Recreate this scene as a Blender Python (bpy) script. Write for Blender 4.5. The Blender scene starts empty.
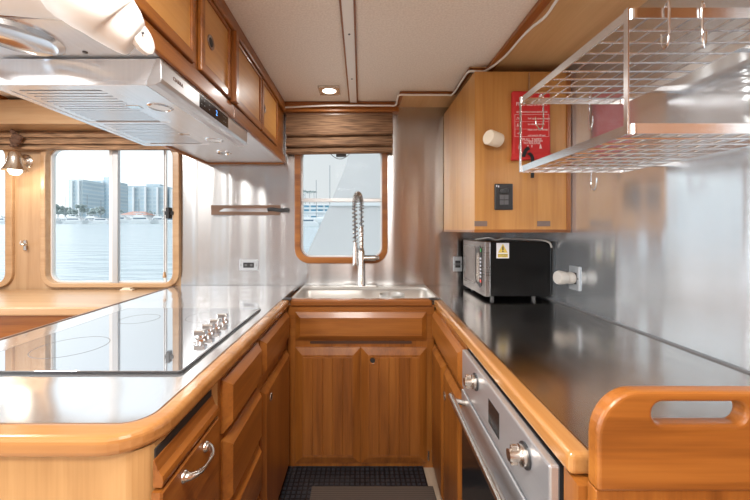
import bpy, bmesh, math, random
from mathutils import Vector, Matrix
random.seed(7)
C = bpy.context.scene.collection
F = 333.0; CAM_Z = 1.305; CT = 0.92
PI = math.pi

# ------------------------------------------------------------------ materials
def new_mat(name):
    m = bpy.data.materials.new(name); m.use_nodes = True
    nt = m.node_tree
    return m, nt, nt.nodes['Principled BSDF']
def plain(name, col, rough=.5, metal=0.0, coat=0.0, emit=None, es=1.0, spec=.5):
    m, nt, b = new_mat(name)
    b.inputs['Base Color'].default_value = (*col, 1); b.inputs['Roughness'].default_value = rough
    b.inputs['Metallic'].default_value = metal; b.inputs['Coat Weight'].default_value = coat
    b.inputs['Specular IOR Level'].default_value = spec
    if emit:
        b.inputs['Emission Color'].default_value = (*emit, 1); b.inputs['Emission Strength'].default_value = es
    # a faint uneven tone so that nothing is a dead flat colour
    n = nt.nodes.new('ShaderNodeTexNoise'); n.inputs['Scale'].default_value = 14
    tc = nt.nodes.new('ShaderNodeTexCoord'); nt.links.new(tc.outputs['Object'], n.inputs['Vector'])
    mr = nt.nodes.new('ShaderNodeMapRange'); mr.inputs['To Min'].default_value = max(0, rough-.04); mr.inputs['To Max'].default_value = min(1, rough+.04)
    nt.links.new(n.outputs['Fac'], mr.inputs['Value']); nt.links.new(mr.outputs['Result'], b.inputs['Roughness'])
    return m
def wood(name, c0, c1, c2, axis, rough=.36, coat=.2, scale=1.0):
    m, nt, b = new_mat(name); N = nt.nodes; L = nt.links
    tc = N.new('ShaderNodeTexCoord'); oi = N.new('ShaderNodeObjectInfo')
    mul = N.new('ShaderNodeMath'); mul.operation = 'MULTIPLY'; mul.inputs[1].default_value = 37.0
    L.new(oi.outputs['Random'], mul.inputs[0])
    add = N.new('ShaderNodeVectorMath'); add.operation = 'ADD'
    L.new(tc.outputs['Object'], add.inputs[0]); L.new(mul.outputs[0], add.inputs[1])
    def mapped(s_al, s_ac):
        mp = N.new('ShaderNodeMapping'); s = [s_ac]*3; s['XYZ'.index(axis)] = s_al
        mp.inputs['Scale'].default_value = s; L.new(add.outputs[0], mp.inputs['Vector']); return mp
    a = N.new('ShaderNodeTexNoise'); a.inputs['Scale'].default_value = 1; a.inputs['Detail'].default_value = 5; a.inputs['Distortion'].default_value = .6
    L.new(mapped(1.3*scale, 17*scale).outputs[0], a.inputs['Vector'])
    f = N.new('ShaderNodeTexNoise'); f.inputs['Scale'].default_value = 1; f.inputs['Detail'].default_value = 3
    L.new(mapped(5*scale, 150*scale).outputs[0], f.inputs['Vector'])
    mx = N.new('ShaderNodeMix'); mx.data_type = 'FLOAT'; mx.inputs[0].default_value = .28
    L.new(a.outputs['Fac'], mx.inputs[2]); L.new(f.outputs['Fac'], mx.inputs[3])
    r = N.new('ShaderNodeValToRGB'); e = r.color_ramp.elements
    e[0].position = .3; e[0].color = (*c0, 1); e[1].position = .72; e[1].color = (*c2, 1)
    k = r.color_ramp.elements.new(.5); k.color = (*c1, 1)
    L.new(mx.outputs[0], r.inputs['Fac']); L.new(r.outputs['Color'], b.inputs['Base Color'])
    b.inputs['Roughness'].default_value = rough; b.inputs['Coat Weight'].default_value = coat; b.inputs['Coat Roughness'].default_value = .12
    return m
TEAK = [(.150,.044,.006), (.26,.085,.013), (.35,.130,.023)]
OAK = [(.37,.195,.070), (.45,.255,.10), (.52,.315,.14)]
EDGE = [(.26,.105,.028), (.36,.16,.048), (.43,.21,.072)]
BIRCH = [(.36,.150,.034), (.46,.215,.054), (.53,.27,.080)]
RED = [(.25,.075,.03), (.33,.11,.045), (.40,.15,.06)]
M = {}
for ax in 'XYZ':
    M['teak'+ax] = wood('teak_'+ax, *TEAK, ax); M['oak'+ax] = wood('oak_'+ax, *OAK, ax); M['pale'+ax] = wood('pale_'+ax, (.40,.235,.115), (.48,.305,.165), (.55,.37,.215), ax); M['edge'+ax] = wood('edge_'+ax, *EDGE, ax, rough=.22, coat=.5)
    M['birch'+ax] = wood('birch_'+ax, *BIRCH, ax, rough=.38, coat=.2, scale=.7); M['redwood'+ax] = wood('redwood_'+ax, *RED, ax)
M['slot'] = plain('slot_shade', (.07,.028,.014), .6)
M['walnutX'] = wood('walnut_X', (.11,.055,.03), (.16,.085,.05), (.21,.12,.07), 'X')

def steel(name, col, rough, brush, wave=None, wave_amt=0.0, aniso=0.0, tan=None, var=.12, metal=1.0):
    """brushed steel; brush = per-axis scale of the fine scratches, wave = per-axis scale of the sheet's buckling"""
    m, nt, b = new_mat(name); N = nt.nodes; L = nt.links
    tc = N.new('ShaderNodeTexCoord')
    mp = N.new('ShaderNodeMapping'); mp.inputs['Scale'].default_value = brush; L.new(tc.outputs['Object'], mp.inputs['Vector'])
    n = N.new('ShaderNodeTexNoise'); n.inputs['Scale'].default_value = 1; n.inputs['Detail'].default_value = 3; L.new(mp.outputs[0], n.inputs['Vector'])
    mr = N.new('ShaderNodeMapRange'); mr.inputs['To Min'].default_value = rough*(1-var*2); mr.inputs['To Max'].default_value = rough*(1+var*2)
    L.new(n.outputs['Fac'], mr.inputs['Value']); L.new(mr.outputs['Result'], b.inputs['Roughness'])
    r = N.new('ShaderNodeValToRGB'); e = r.color_ramp.elements
    e[0].position = .3; e[0].color = (*[c*(1-var) for c in col], 1); e[1].position = .7; e[1].color = (*col, 1)
    L.new(n.outputs['Fac'], r.inputs['Fac']); L.new(r.outputs['Color'], b.inputs['Base Color'])
    b.inputs['Metallic'].default_value = metal
    if wave:
        mw = N.new('ShaderNodeMapping'); mw.inputs['Scale'].default_value = wave; L.new(tc.outputs['Object'], mw.inputs['Vector'])
        w = N.new('ShaderNodeTexNoise'); w.inputs['Scale'].default_value = 1; w.inputs['Detail'].default_value = 1; L.new(mw.outputs[0], w.inputs['Vector'])
        bp = N.new('ShaderNodeBump'); bp.inputs['Strength'].default_value = 1; bp.inputs['Distance'].default_value = wave_amt
        L.new(w.outputs['Fac'], bp.inputs['Height']); L.new(bp.outputs['Normal'], b.inputs['Normal'])
    if aniso:
        b.inputs['Anisotropic'].default_value = aniso
        t = N.new('ShaderNodeCombineXYZ')
        for k_, v_ in zip('XYZ', tan): t.inputs[k_].default_value = v_
        L.new(t.outputs[0], b.inputs['Tangent'])
    return m
M['steel_back'] = steel('steel_back', (.535,.55,.565), .25, (1.0,1,70), (4.6,1,.3), .030, aniso=.8, tan=(0,0,1), var=.012, metal=1)
M['steel_right'] = steel('steel_right', (.68,.72,.76), .20, (1,1,70), (1,6.5,.35), .010, aniso=.85, tan=(0,0,1), var=.015, metal=.85)
M['steel_top'] = steel('steel_top', (.77,.785,.81), .13, (160,2,1), (3.2,3.2,1), .009, var=.04, metal=.88)
M['steel_top_worn'] = steel('steel_top_worn', (.60,.555,.52), .16, (22,6,9), (2.5,2.5,1), .003, var=.10)
M['steel_hood'] = steel('steel_hood', (.80,.85,.91), .24, (140,2,2), var=.05, metal=.6)
M['steel_sink'] = steel('steel_sink', (.68,.66,.63), .40, (2,60,60), var=.05, metal=.8)
M['steel_oven'] = steel('steel_oven', (.64,.65,.675), .30, (2,2,150), var=.04, metal=.8)
M['dark_steel'] = steel('dark_steel', (.30,.285,.275), .28, (2,2,150), var=.04)
M['chrome'] = plain('chrome', (.78,.78,.78), .12, 1.0)
M['nickel'] = plain('nickel', (.62,.57,.52), .26, 1.0)
M['faucet_metal'] = plain('faucet_metal', (.46,.42,.385), .27, 1.0)
M['lamp_metal'] = plain('lamp_metal', (.78,.75,.70), .24, 1.0)
M['plate_grey'] = plain('plate_grey', (.50,.53,.56), .35, .6)
M['alu'] = plain('alu', (.55,.56,.57), .4, .8)
M['alu_white'] = plain('alu_white', (.75,.77,.78), .45, .2)
M['rack_steel'] = plain('rack_steel', (.74,.74,.75), .2, 1.0)
M['white'] = plain('white_plastic', (.78,.76,.72), .42)
M['white_pad'] = plain('white_vinyl', (.80,.775,.745), .5)
M['cream'] = plain('cream_wood', (.70,.60,.47), .5)
M['plug_grey'] = plain('plug_grey', (.42,.40,.37), .4)
M['black'] = plain('black_plastic', (.018,.018,.02), .35)
M['black_gloss'] = plain('black_gloss', (.012,.012,.013), .13)
M['grey_key'] = plain('grey_key', (.11,.11,.115), .4)
M['dark_gap'] = plain('dark_gap', (.02,.015,.012), .8)
M['brown_plate'] = plain('brown_plate', (.17,.12,.10), .4)
M['red'] = plain('red_cloth', (.50,.018,.018), .62)
M['red_pale'] = plain('red_ink', (.80,.62,.60), .7)
M['strap'] = plain('black_strap', (.012,.012,.014), .7)
M['knot'] = plain('brown_cord', (.13,.07,.045), .9)
M['yellow'] = plain('yellow_sticker', (.68,.52,.10), .5)
M['sticker'] = plain('sticker_paper', (.70,.71,.76), .5)
M['display'] = plain('display', (.02,.05,.12), .2, emit=(.12,.4,1), es=2.2)
M['green_led'] = plain('green_led', (.05,.3,.08), .4, emit=(.1,.6,.15), es=.25)
M['red_led'] = plain('red_led', (.5,.05,.04), .4, emit=(.8,.06,.04), es=.4)
M['lamp_on'] = plain('lamp_lit', (1,.96,.88), .4, emit=(1,.95,.86), es=5)
M['bulb_on'] = plain('bulb_lit', (1,.96,.88), .4, emit=(1,.93,.82), es=6)
M['led_ring'] = plain('led_lens', (.72,.74,.76), .3)
def vinyl():
    m, nt, b = new_mat('headliner'); N = nt.nodes; L = nt.links
    tc = N.new('ShaderNodeTexCoord'); n = N.new('ShaderNodeTexNoise'); n.inputs['Scale'].default_value = 130; n.inputs['Detail'].default_value = 4
    L.new(tc.outputs['Object'], n.inputs['Vector'])
    r = N.new('ShaderNodeValToRGB'); r.color_ramp.elements[0].position = .35; r.color_ramp.elements[0].color = (.72,.64,.555,1)
    r.color_ramp.elements[1].position = .65; r.color_ramp.elements[1].color = (.82,.745,.655,1)
    L.new(n.outputs['Fac'], r.inputs['Fac']); L.new(r.outputs['Color'], b.inputs['Base Color'])
    bp = N.new('ShaderNodeBump'); bp.inputs['Strength'].default_value = .25; bp.inputs['Distance'].default_value = .002
    L.new(n.outputs['Fac'], bp.inputs['Height']); L.new(bp.outputs['Normal'], b.inputs['Normal']); b.inputs['Roughness'].default_value = .55
    return m
M['vinyl'] = vinyl()
def woven(k_=1.0):
    m, nt, b = new_mat('woven_reed'); N = nt.nodes; L = nt.links
    tc = N.new('ShaderNodeTexCoord')
    mp = N.new('ShaderNodeMapping'); mp.inputs['Scale'].default_value = (7, 1, 170); L.new(tc.outputs['Object'], mp.inputs['Vector'])
    n = N.new('ShaderNodeTexNoise'); n.inputs['Scale'].default_value = 1; n.inputs['Detail'].default_value = 3; L.new(mp.outputs[0], n.inputs['Vector'])
    r = N.new('ShaderNodeValToRGB'); e = r.color_ramp.elements
    e[0].position = .35; e[0].color = (.085*k_,.042*k_**1.3,.02*k_**1.6,1); e[1].position = .7; e[1].color = (.30*k_,.17*k_**1.15,.09*k_**1.3,1)
    L.new(n.outputs['Fac'], r.inputs['Fac']); L.new(r.outputs['Color'], b.inputs['Base Color']); b.inputs['Roughness'].default_value = .8
    bp = N.new('ShaderNodeBump'); bp.inputs['Strength'].default_value = .5; bp.inputs['Distance'].default_value = .002
    L.new(n.outputs['Fac'], bp.inputs['Height']); L.new(bp.outputs['Normal'], b.inputs['Normal'])
    return m
M['woven'] = woven(); M['woven_pale'] = woven(1.9)
def grid_mat():
    m, nt, b = new_mat('rubber_grid'); N = nt.nodes; L = nt.links
    tc = N.new('ShaderNodeTexCoord')
    br = N.new('ShaderNodeTexBrick'); br.offset = 0; br.inputs['Scale'].default_value = 1; br.inputs['Brick Width'].default_value = .026
    br.inputs['Row Height'].default_value = .026; br.inputs['Mortar Size'].default_value = .005; br.inputs['Mortar Smooth'].default_value = .3
    br.inputs['Color1'].default_value = (.022,.027,.036,1); br.inputs['Color2'].default_value = (.027,.032,.042,1); br.inputs['Mortar'].default_value = (.006,.006,.008,1)
    L.new(tc.outputs['Object'], br.inputs['Vector']); L.new(br.outputs['Color'], b.inputs['Base Color']); b.inputs['Roughness'].default_value = .4
    bp = N.new('ShaderNodeBump'); bp.invert = True; bp.inputs['Distance'].default_value = .004; L.new(br.outputs['Fac'], bp.inputs['Height']); L.new(bp.outputs['Normal'], b.inputs['Normal'])
    return m
M['grid'] = grid_mat()
def ribbed():
    m, nt, b = new_mat('ribbed_mat'); N = nt.nodes; L = nt.links
    tc = N.new('ShaderNodeTexCoord'); w = N.new('ShaderNodeTexWave'); w.bands_direction = 'Y'; w.inputs['Scale'].default_value = 28; w.inputs['Distortion'].default_value = .4
    L.new(tc.outputs['Object'], w.inputs['Vector'])
    r = N.new('ShaderNodeValToRGB'); r.color_ramp.elements[0].color = (.05,.037,.03,1); r.color_ramp.elements[1].color = (.11,.085,.07,1)
    L.new(w.outputs['Fac'], r.inputs['Fac']); L.new(r.outputs['Color'], b.inputs['Base Color']); b.inputs['Roughness'].default_value = .6
    return m
M['ribbed'] = ribbed()
def pane_mat(name='window_glass', refl=1.0, tint=(1,1,1)):
    m, nt, b = new_mat(name); N = nt.nodes; L = nt.links; N.remove(b)
    t = N.new('ShaderNodeBsdfTransparent'); t.inputs['Color'].default_value = (*tint, 1)
    g = N.new('ShaderNodeBsdfGlossy'); g.inputs['Roughness'].default_value = .02
    fr = N.new('ShaderNodeFresnel'); fr.inputs['IOR'].default_value = 1.07
    mx = N.new('ShaderNodeMixShader'); L.new(fr.outputs[0], mx.inputs[0]); L.new(t.outputs[0], mx.inputs[1]); L.new(g.outputs[0], mx.inputs[2])
    L.new(mx.outputs[0], N['Material Output'].inputs['Surface']); return m
M['glass'] = pane_mat(tint=(.95,.97,.97))
def cooktop_mat():
    m, nt, b = new_mat('ceramic_glass')
    b.inputs['Base Color'].default_value = (.55,.58,.62,1); b.inputs['Roughness'].default_value = .03
    b.inputs['Metallic'].default_value = .85
    return m
M['ceramic'] = cooktop_mat()
def water_mat():
    m, nt, b = new_mat('harbour_water'); N = nt.nodes; L = nt.links
    tc = N.new('ShaderNodeTexCoord'); mp = N.new('ShaderNodeMapping'); mp.inputs['Scale'].default_value = (.28,.9,1); L.new(tc.outputs['Object'], mp.inputs['Vector'])
    n = N.new('ShaderNodeTexNoise'); n.inputs['Scale'].default_value = 1; n.inputs['Detail'].default_value = 5; L.new(mp.outputs[0], n.inputs['Vector'])
    bp = N.new('ShaderNodeBump'); bp.inputs['Distance'].default_value = .35; bp.inputs['Strength'].default_value = .8
    L.new(n.outputs['Fac'], bp.inputs['Height']); L.new(bp.outputs['Normal'], b.inputs['Normal'])
    b.inputs['Base Color'].default_value = (.50,.58,.62,1); b.inputs['Roughness'].default_value = .2
    return m
M['water'] = water_mat()
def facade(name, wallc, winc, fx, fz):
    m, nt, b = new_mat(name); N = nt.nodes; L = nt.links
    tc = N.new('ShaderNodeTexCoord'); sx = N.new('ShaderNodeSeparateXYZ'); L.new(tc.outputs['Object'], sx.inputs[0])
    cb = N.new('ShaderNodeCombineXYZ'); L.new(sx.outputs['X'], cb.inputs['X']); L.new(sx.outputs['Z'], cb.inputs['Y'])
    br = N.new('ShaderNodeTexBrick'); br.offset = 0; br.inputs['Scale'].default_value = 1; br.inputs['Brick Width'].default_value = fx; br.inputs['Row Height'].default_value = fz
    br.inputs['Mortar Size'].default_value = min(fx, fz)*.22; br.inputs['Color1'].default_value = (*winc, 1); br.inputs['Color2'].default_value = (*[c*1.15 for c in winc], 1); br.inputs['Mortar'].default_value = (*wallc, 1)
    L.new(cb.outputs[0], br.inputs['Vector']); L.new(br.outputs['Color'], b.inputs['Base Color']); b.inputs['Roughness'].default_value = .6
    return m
M['tower'] = facade('hazy_tower_facade', (.66,.74,.78), (.50,.62,.69), 4.5, 3.2)  # distance haze is put into the colours of this and the slab facade
M['tower_b'] = facade('hazy_slab_facade', (.54,.63,.68), (.44,.55,.62), 5, 3.2)
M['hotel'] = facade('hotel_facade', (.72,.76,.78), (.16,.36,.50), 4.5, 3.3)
M['hull'] = plain('boat_white', (.80,.82,.83), .35)
M['boat_glass'] = plain('boat_glass', (.14,.20,.26), .2)
M['yacht'] = plain('yacht_grey', (.66,.65,.645), .55)
M['roof_red'] = plain('roof_red', (.62,.36,.30), .7)
M['teal'] = plain('teal', (.08,.42,.52), .6)
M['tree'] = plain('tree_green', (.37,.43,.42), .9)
M['concrete'] = plain('concrete', (.42,.46,.48), .8)
M['mast'] = plain('mast', (.20,.23,.26), .5)

# ------------------------------------------------------------------ mesh helpers
def V(*a): return Vector(a)
def P(u, v, Y): return Vector(((u-361)*Y/F, Y, CAM_Z-(v-229)*Y/F))
def box(bm, x0, x1, y0, y1, z0, z1):
    v = [bm.verts.new(p) for p in ((x0,y0,z0),(x1,y0,z0),(x1,y1,z0),(x0,y1,z0),(x0,y0,z1),(x1,y0,z1),(x1,y1,z1),(x0,y1,z1))]
    for f in ((3,2,1,0),(4,5,6,7),(0,1,5,4),(1,2,6,5),(2,3,7,6),(3,0,4,7)): bm.faces.new([v[i] for i in f])
    return bm
def obox(bm, o, a, b, c):
    """box from corner o along the vectors a, b, c"""
    o, a, b, c = Vector(o), Vector(a), Vector(b), Vector(c)
    v = [bm.verts.new(p) for p in (o, o+a, o+a+b, o+b, o+c, o+a+c, o+a+b+c, o+b+c)]
    for f in ((3,2,1,0),(4,5,6,7),(0,1,5,4),(1,2,6,5),(2,3,7,6),(3,0,4,7)): bm.faces.new([v[i] for i in f])
    bmesh.ops.recalc_face_normals(bm, faces=bm.faces); return bm
def raised(bm, o, a, b, n, t, ch, cd):
    """a slab with wide chamfered edges: corner o, edges a and b, outward n, thickness t, chamfer width ch and depth cd"""
    o, a, b, n = Vector(o), Vector(a), Vector(b), Vector(n).normalized()
    ah, bh = a.normalized()*ch, b.normalized()*ch
    r0 = [o, o+a, o+a+b, o+b]; r1 = [p+n*(t-cd) for p in r0]
    r2 = [o+ah+bh, o+a-ah+bh, o+a+b-ah-bh, o+b+ah-bh]; r2 = [p+n*t for p in r2]
    rings = [[bm.verts.new(p) for p in r] for r in (r0, r1, r2)]
    bm.faces.new(rings[0][::-1]); bm.faces.new(rings[2])
    for k in range(2):
        for i in range(4): bm.faces.new((rings[k][i], rings[k][(i+1)%4], rings[k+1][(i+1)%4], rings[k+1][i]))
    bmesh.ops.recalc_face_normals(bm, faces=bm.faces); return bm
def rr(x0, x1, z0, z1, r, n=7):
    pts = []
    for cx, cz, a0 in ((x1-r, z1-r, 0), (x0+r, z1-r, PI/2), (x0+r, z0+r, PI), (x1-r, z0+r, 1.5*PI)):
        for i in range(n+1):
            a = a0+PI/2*i/n; pts.append((cx+r*math.cos(a), cz+r*math.sin(a)))
    return pts
def circ(x, z, r, n=24): return [(x+r*math.cos(2*PI*i/n), z+r*math.sin(2*PI*i/n)) for i in range(n)]
def plate(bm, outer, holes, fn, d):
    """flat outline with holes, mapped by fn(a, b) to 3D and given the thickness vector d"""
    loops = []
    for loop in [outer]+list(holes):
        ar = sum(loop[i][0]*loop[(i+1)%len(loop)][1]-loop[(i+1)%len(loop)][0]*loop[i][1] for i in range(len(loop)))
        loops.append(list(loop) if ar > 0 else list(loop)[::-1])
    vv = [[bm.verts.new(fn(*p)) for p in loop] for loop in loops]
    if not holes: fs = [bm.faces.new(vv[0])]
    elif len(holes) == 1:
        h, o = loops[1], loops[0]
        i0 = min(range(len(h)), key=lambda i: h[i][0]); i1 = max(range(len(h)), key=lambda i: h[i][0])
        near = lambda p, s: min((j for j in range(len(o)) if (o[j][0]-p[0])*s >= 0), key=lambda j: (o[j][0]-p[0])**2*.05+(o[j][1]-p[1])**2)
        j0, j1 = near(h[i0], -1), near(h[i1], 1)
        def run(l, a, b):
            r = [l[a]]
            while a != b: a = (a+1) % len(l); r.append(l[a])
            return r
        fs = [bm.faces.new(run(vv[0], j0, j1)+run(vv[1], i0, i1)[::-1]), bm.faces.new(run(vv[0], j1, j0)+run(vv[1], i1, i0)[::-1])]
    else:
        es = [bm.edges.new((w[i], w[(i+1)%len(w)])) for w in vv for i in range(len(w))]
        fs = [g for g in bmesh.ops.triangle_fill(bm, edges=es, use_beauty=True)['geom'] if isinstance(g, bmesh.types.BMFace)]
    ex = bmesh.ops.extrude_face_region(bm, geom=fs)
    nv = [g for g in ex['geom'] if isinstance(g, bmesh.types.BMVert)]
    bmesh.ops.translate(bm, verts=nv, vec=Vector(d))
    bmesh.ops.recalc_face_normals(bm, faces=bm.faces); return bm
def XZ(y): return lambda a, b: (a, y, b)
def XY(z): return lambda a, b: (a, b, z)
def YZ(x): return lambda a, b: (x, a, b)
def tube(bm, pts, r, n=8, close=False, flat=None):
    pts = [Vector(p) for p in pts]; N = len(pts); rings = []; up = None
    for i, p in enumerate(pts):
        t = (pts[min(i+1, N-1)]-pts[max(i-1, 0)])
        if close: t = pts[(i+1)%N]-pts[(i-1)%N]
        t.normalize()
        if up is None:
            up = t.orthogonal().normalized() if not flat else (Vector(flat)-t*t.dot(Vector(flat))).normalized()
        else:
            up = up-t*up.dot(t); up = up.normalized() if up.length > 1e-6 else t.orthogonal().normalized()
        s = t.cross(up); rad = r(i/(N-1)) if callable(r) else r
        ra, rb = rad if isinstance(rad, tuple) else (rad, rad)
        rings.append([bm.verts.new(p+up*(ra*math.cos(2*PI*k/n))+s*(rb*math.sin(2*PI*k/n))) for k in range(n)])
    for i in range(N if close else N-1):
        A, B = rings[i], rings[(i+1)%N]
        for k in range(n): bm.faces.new((A[k], A[(k+1)%n], B[(k+1)%n], B[k]))
    if not close: bm.faces.new(rings[0][::-1]); bm.faces.new(rings[-1])
    bmesh.ops.recalc_face_normals(bm, faces=bm.faces); return bm
def lathe(bm, prof, o, axis=(0,0,1), n=28):
    """profile of (radius, height) pairs turned about the axis through o"""
    q = Vector((0,0,1)).rotation_difference(Vector(axis).normalized()); o = Vector(o); rings = []
    for r, h in prof:
        rings.append([bm.verts.new(o+q @ Vector((r*math.cos(2*PI*k/n), r*math.sin(2*PI*k/n), h))) for k in range(n)] if r > 1e-6 else [bm.verts.new(o+q @ Vector((0,0,h)))])
    for A, B in zip(rings, rings[1:]):
        for k in range(n):
            a0, a1 = A[k % len(A)], A[(k+1) % len(A)]; b0, b1 = B[k % len(B)], B[(k+1) % len(B)]
            f = [a0]+([a1] if a1 is not a0 else [])+([b1] if b1 is not b0 else [])+[b0]
            if len(set(f)) > 2: bm.faces.new(f)
    for R in (rings[0], rings[-1]):
        if len(R) > 2: bm.faces.new(R)
    bmesh.ops.recalc_face_normals(bm, faces=bm.faces); return bm
def smooth_path(pts, k=8):
    pts = [Vector(p) for p in pts]; out = []
    for i in range(len(pts)-1):
        p0, p1, p2, p3 = pts[max(i-1,0)], pts[i], pts[i+1], pts[min(i+2,len(pts)-1)]
        for j in range(k):
            t = j/k; out.append(.5*((2*p1)+(p2-p0)*t+(2*p0-5*p1+4*p2-p3)*t*t+(3*p1-p0-3*p2+p3)*t**3))
    out.append(pts[-1]); return out
def text(bm, s, size, o, right, up, depth=.0006, align='CENTER'):
    cu = bpy.data.curves.new('t', 'FONT'); cu.body = s; cu.size = size; cu.extrude = depth; cu.align_x = align; cu.align_y = 'CENTER'
    ob = bpy.data.objects.new('t', cu); me = bpy.data.meshes.new_from_object(ob)
    r, u = Vector(right).normalized(), Vector(up).normalized(); n = r.cross(u)
    mat = Matrix((r, u, n)).transposed().to_4x4(); mat.translation = Vector(o); me.transform(mat)
    bm.from_mesh(me); bpy.data.objects.remove(ob); bpy.data.curves.remove(cu); bpy.data.meshes.remove(me); return bm
def mk(name, bm, mat, parent=None, bev=0, smooth=False, label=None, kind=None, seg=2):
    """links the mesh as one object, its origin at its own middle"""
    lo = Vector([min(v.co[i] for v in bm.verts) for i in range(3)]); hi = Vector([max(v.co[i] for v in bm.verts) for i in range(3)])
    c = (lo+hi)/2
    if parent is None and kind is None: c.z = lo.z
    bmesh.ops.translate(bm, verts=bm.verts, vec=-c)
    if smooth:
        for f in bm.faces: f.smooth = True
    me = bpy.data.meshes.new(name); bm.to_mesh(me); bm.free(); me.materials.append(mat if not isinstance(mat, str) else M[mat])
    o = bpy.data.objects.new(name, me); C.objects.link(o)
    wl = Vector((0,0,0)); q = parent
    while q: wl = wl+q.location; q = q.parent
    o.location = c-wl
    if parent: o.parent = parent
    if smooth and smooth != 'all':
        me.set_sharp_from_angle(angle=math.radians(40))
    if bev:
        b = o.modifiers.new('edge', 'BEVEL'); b.width = bev; b.segments = seg; b.limit_method = 'ANGLE'; b.angle_limit = math.radians(35)
    if label: o['label'] = label
    if kind: o['kind'] = kind
    return o
def thing(name, label, cat, loc=(0,0,0), group=None):
    o = bpy.data.objects.new(name, None); C.objects.link(o); o.location = loc; o.empty_display_size = .05
    o['label'] = label; o['category'] = cat
    if group: o['group'] = group
    return o
def tag(o, label, cat, group=None):
    o['label'] = label; o['category'] = cat
    if group: o['group'] = group
    return o
B = bmesh.new
def bx(*a): return box(B(), *a)
def struct(name, bm, mat, **k): return mk(name, bm, mat, kind='structure', **k)

# ------------------------------------------------------------------ the shell
YW = 2.269; ZC = 2.14; XL = -3.0; YR = -3.4
struct('floor', bx(XL, 1.06, YR, 2.40, -.06, 0), wood('floor_wood', (.36,.27,.19), (.44,.34,.25), (.50,.40,.30), 'Y'))
struct('ceiling', bx(XL, 1.06, YR, 2.40, ZC, ZC+.06), 'vinyl')
# back wall: brushed steel with the sink window cut out
w1o = rr(-.43, .163, 1.094, 1.884, .085)
struct('wall_back', plate(B(), [(-1.2265,.0),(1.04,.0),(1.04,ZC),(-1.2265,ZC)], [w1o], XZ(YW), (0,.05,0)), 'steel_back')
w2h = rr(-2.15, -1.25, .925, 1.88, .085); w3h = rr(-2.93, -2.385, .925, 1.88, .085)
struct('wall_back_left', plate(B(), [(XL,0),(-1.2265,0),(-1.2265,ZC),(XL,ZC)], [w2h, w3h], XZ(YW), (0,.05,0)), 'paleZ')
struct('wall_right', bx(1.04, 1.07, .50, YW+.05, 0, ZC), 'steel_right')
struct('wall_right_rear', bx(1.04, 1.07, YR, .50, 0, ZC), 'teakZ')
struct('wall_left', plate(B(), [(YR,0),(YW,0),(YW,ZC),(YR,ZC)], [rr(-3.2,-1.75,.6,2.0,.08), rr(-1.6,-.1,.6,2.0,.08), rr(.05,1.65,.6,2.0,.08)], YZ(XL-.05), (.05,0,0)), 'oakZ')
struct('wall_rear', plate(B(), [(XL,0),(1.06,0),(1.06,ZC),(XL,ZC)], [rr(-2.85,-1.75,.95,1.72,.08), rr(-1.55,-.6,.95,1.72,.08)], XZ(YR-.05), (0,.05,0)), 'teakZ')

# ceiling: wood soffit right and back, trims
t_ = B(); plate(t_, [(.655,-.2),(1.04,-.2),(1.04,YW),(.24,YW),(.24,2.02),(.565,2.02),(.565,1.716),(.655,1.716)], [], XY(ZC-.006), (0,0,.006))
struct('ceiling_soffit', t_, wood('plywood', (.50,.285,.115), (.60,.365,.165), (.68,.44,.21), 'Y', scale=.6))
def trim(name, a, b, w, h, mat, z=ZC, side=1):
    a, b = Vector((*a, z)), Vector((*b, z)); d = (b-a); n = Vector((-d.y, d.x, 0)).normalized()*w*side
    return struct(name, obox(B(), a-Vector((0,0,h)), d, n, Vector((0,0,h))), mat, bev=.004)
trim('trim_1', (.645,-.2), (.645,1.722), .035, .022, 'teakY', side=-1)
trim('trim_2', (.558,1.716), (.652,1.716), .02, .022, 'teakX')
trim('trim_3', (.556,1.716), (.556,2.02), .02, .022, 'teakY', side=-1)
trim('trim_4', (.245,2.015), (.56,2.015), .022, .022, 'teakX')
trim('trim_5', (.235,2.018), (.235,2.19), .022, .022, 'teakY', side=-1)
trim('trim_6', (-.53,2.175), (.25,2.175), .03, .03, 'teakX')
struct('trim_7', bx(-.072, -.028, YR, 2.18, ZC-.010, ZC), 'white', bev=.003)
struct('trim_12', bx(-.080,-.072,YR,2.18,ZC-.008,ZC), 'teakY'); struct('trim_13', bx(-.028,-.020,YR,2.18,ZC-.008,ZC), 'teakY')
struct('trim_8', bx(-.522, -.497, -.3, 2.2, 2.085, ZC), 'teakY', bev=.006)
struct('trim_9', bx(-.53, .25, 2.20, YW, 2.082, ZC), 'teakX', bev=.003)
struct('trim_10', bx(-2.29, -2.245, -2, 2.12, ZC-.02, ZC), 'teakY', bev=.004)
struct('trim_11', bx(XL, -1.06, 2.08, YW, 1.962, 2.115), 'paleX', bev=.004)
# dark screws in the ceiling batten
for y in (1.41, 1.83): mk('ceiling_screw', lathe(B(), [(.005,0),(.005,-.002),(0,-.003)], (-.05,y,ZC-.010), n=10), 'grey_key', kind='structure')

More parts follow.
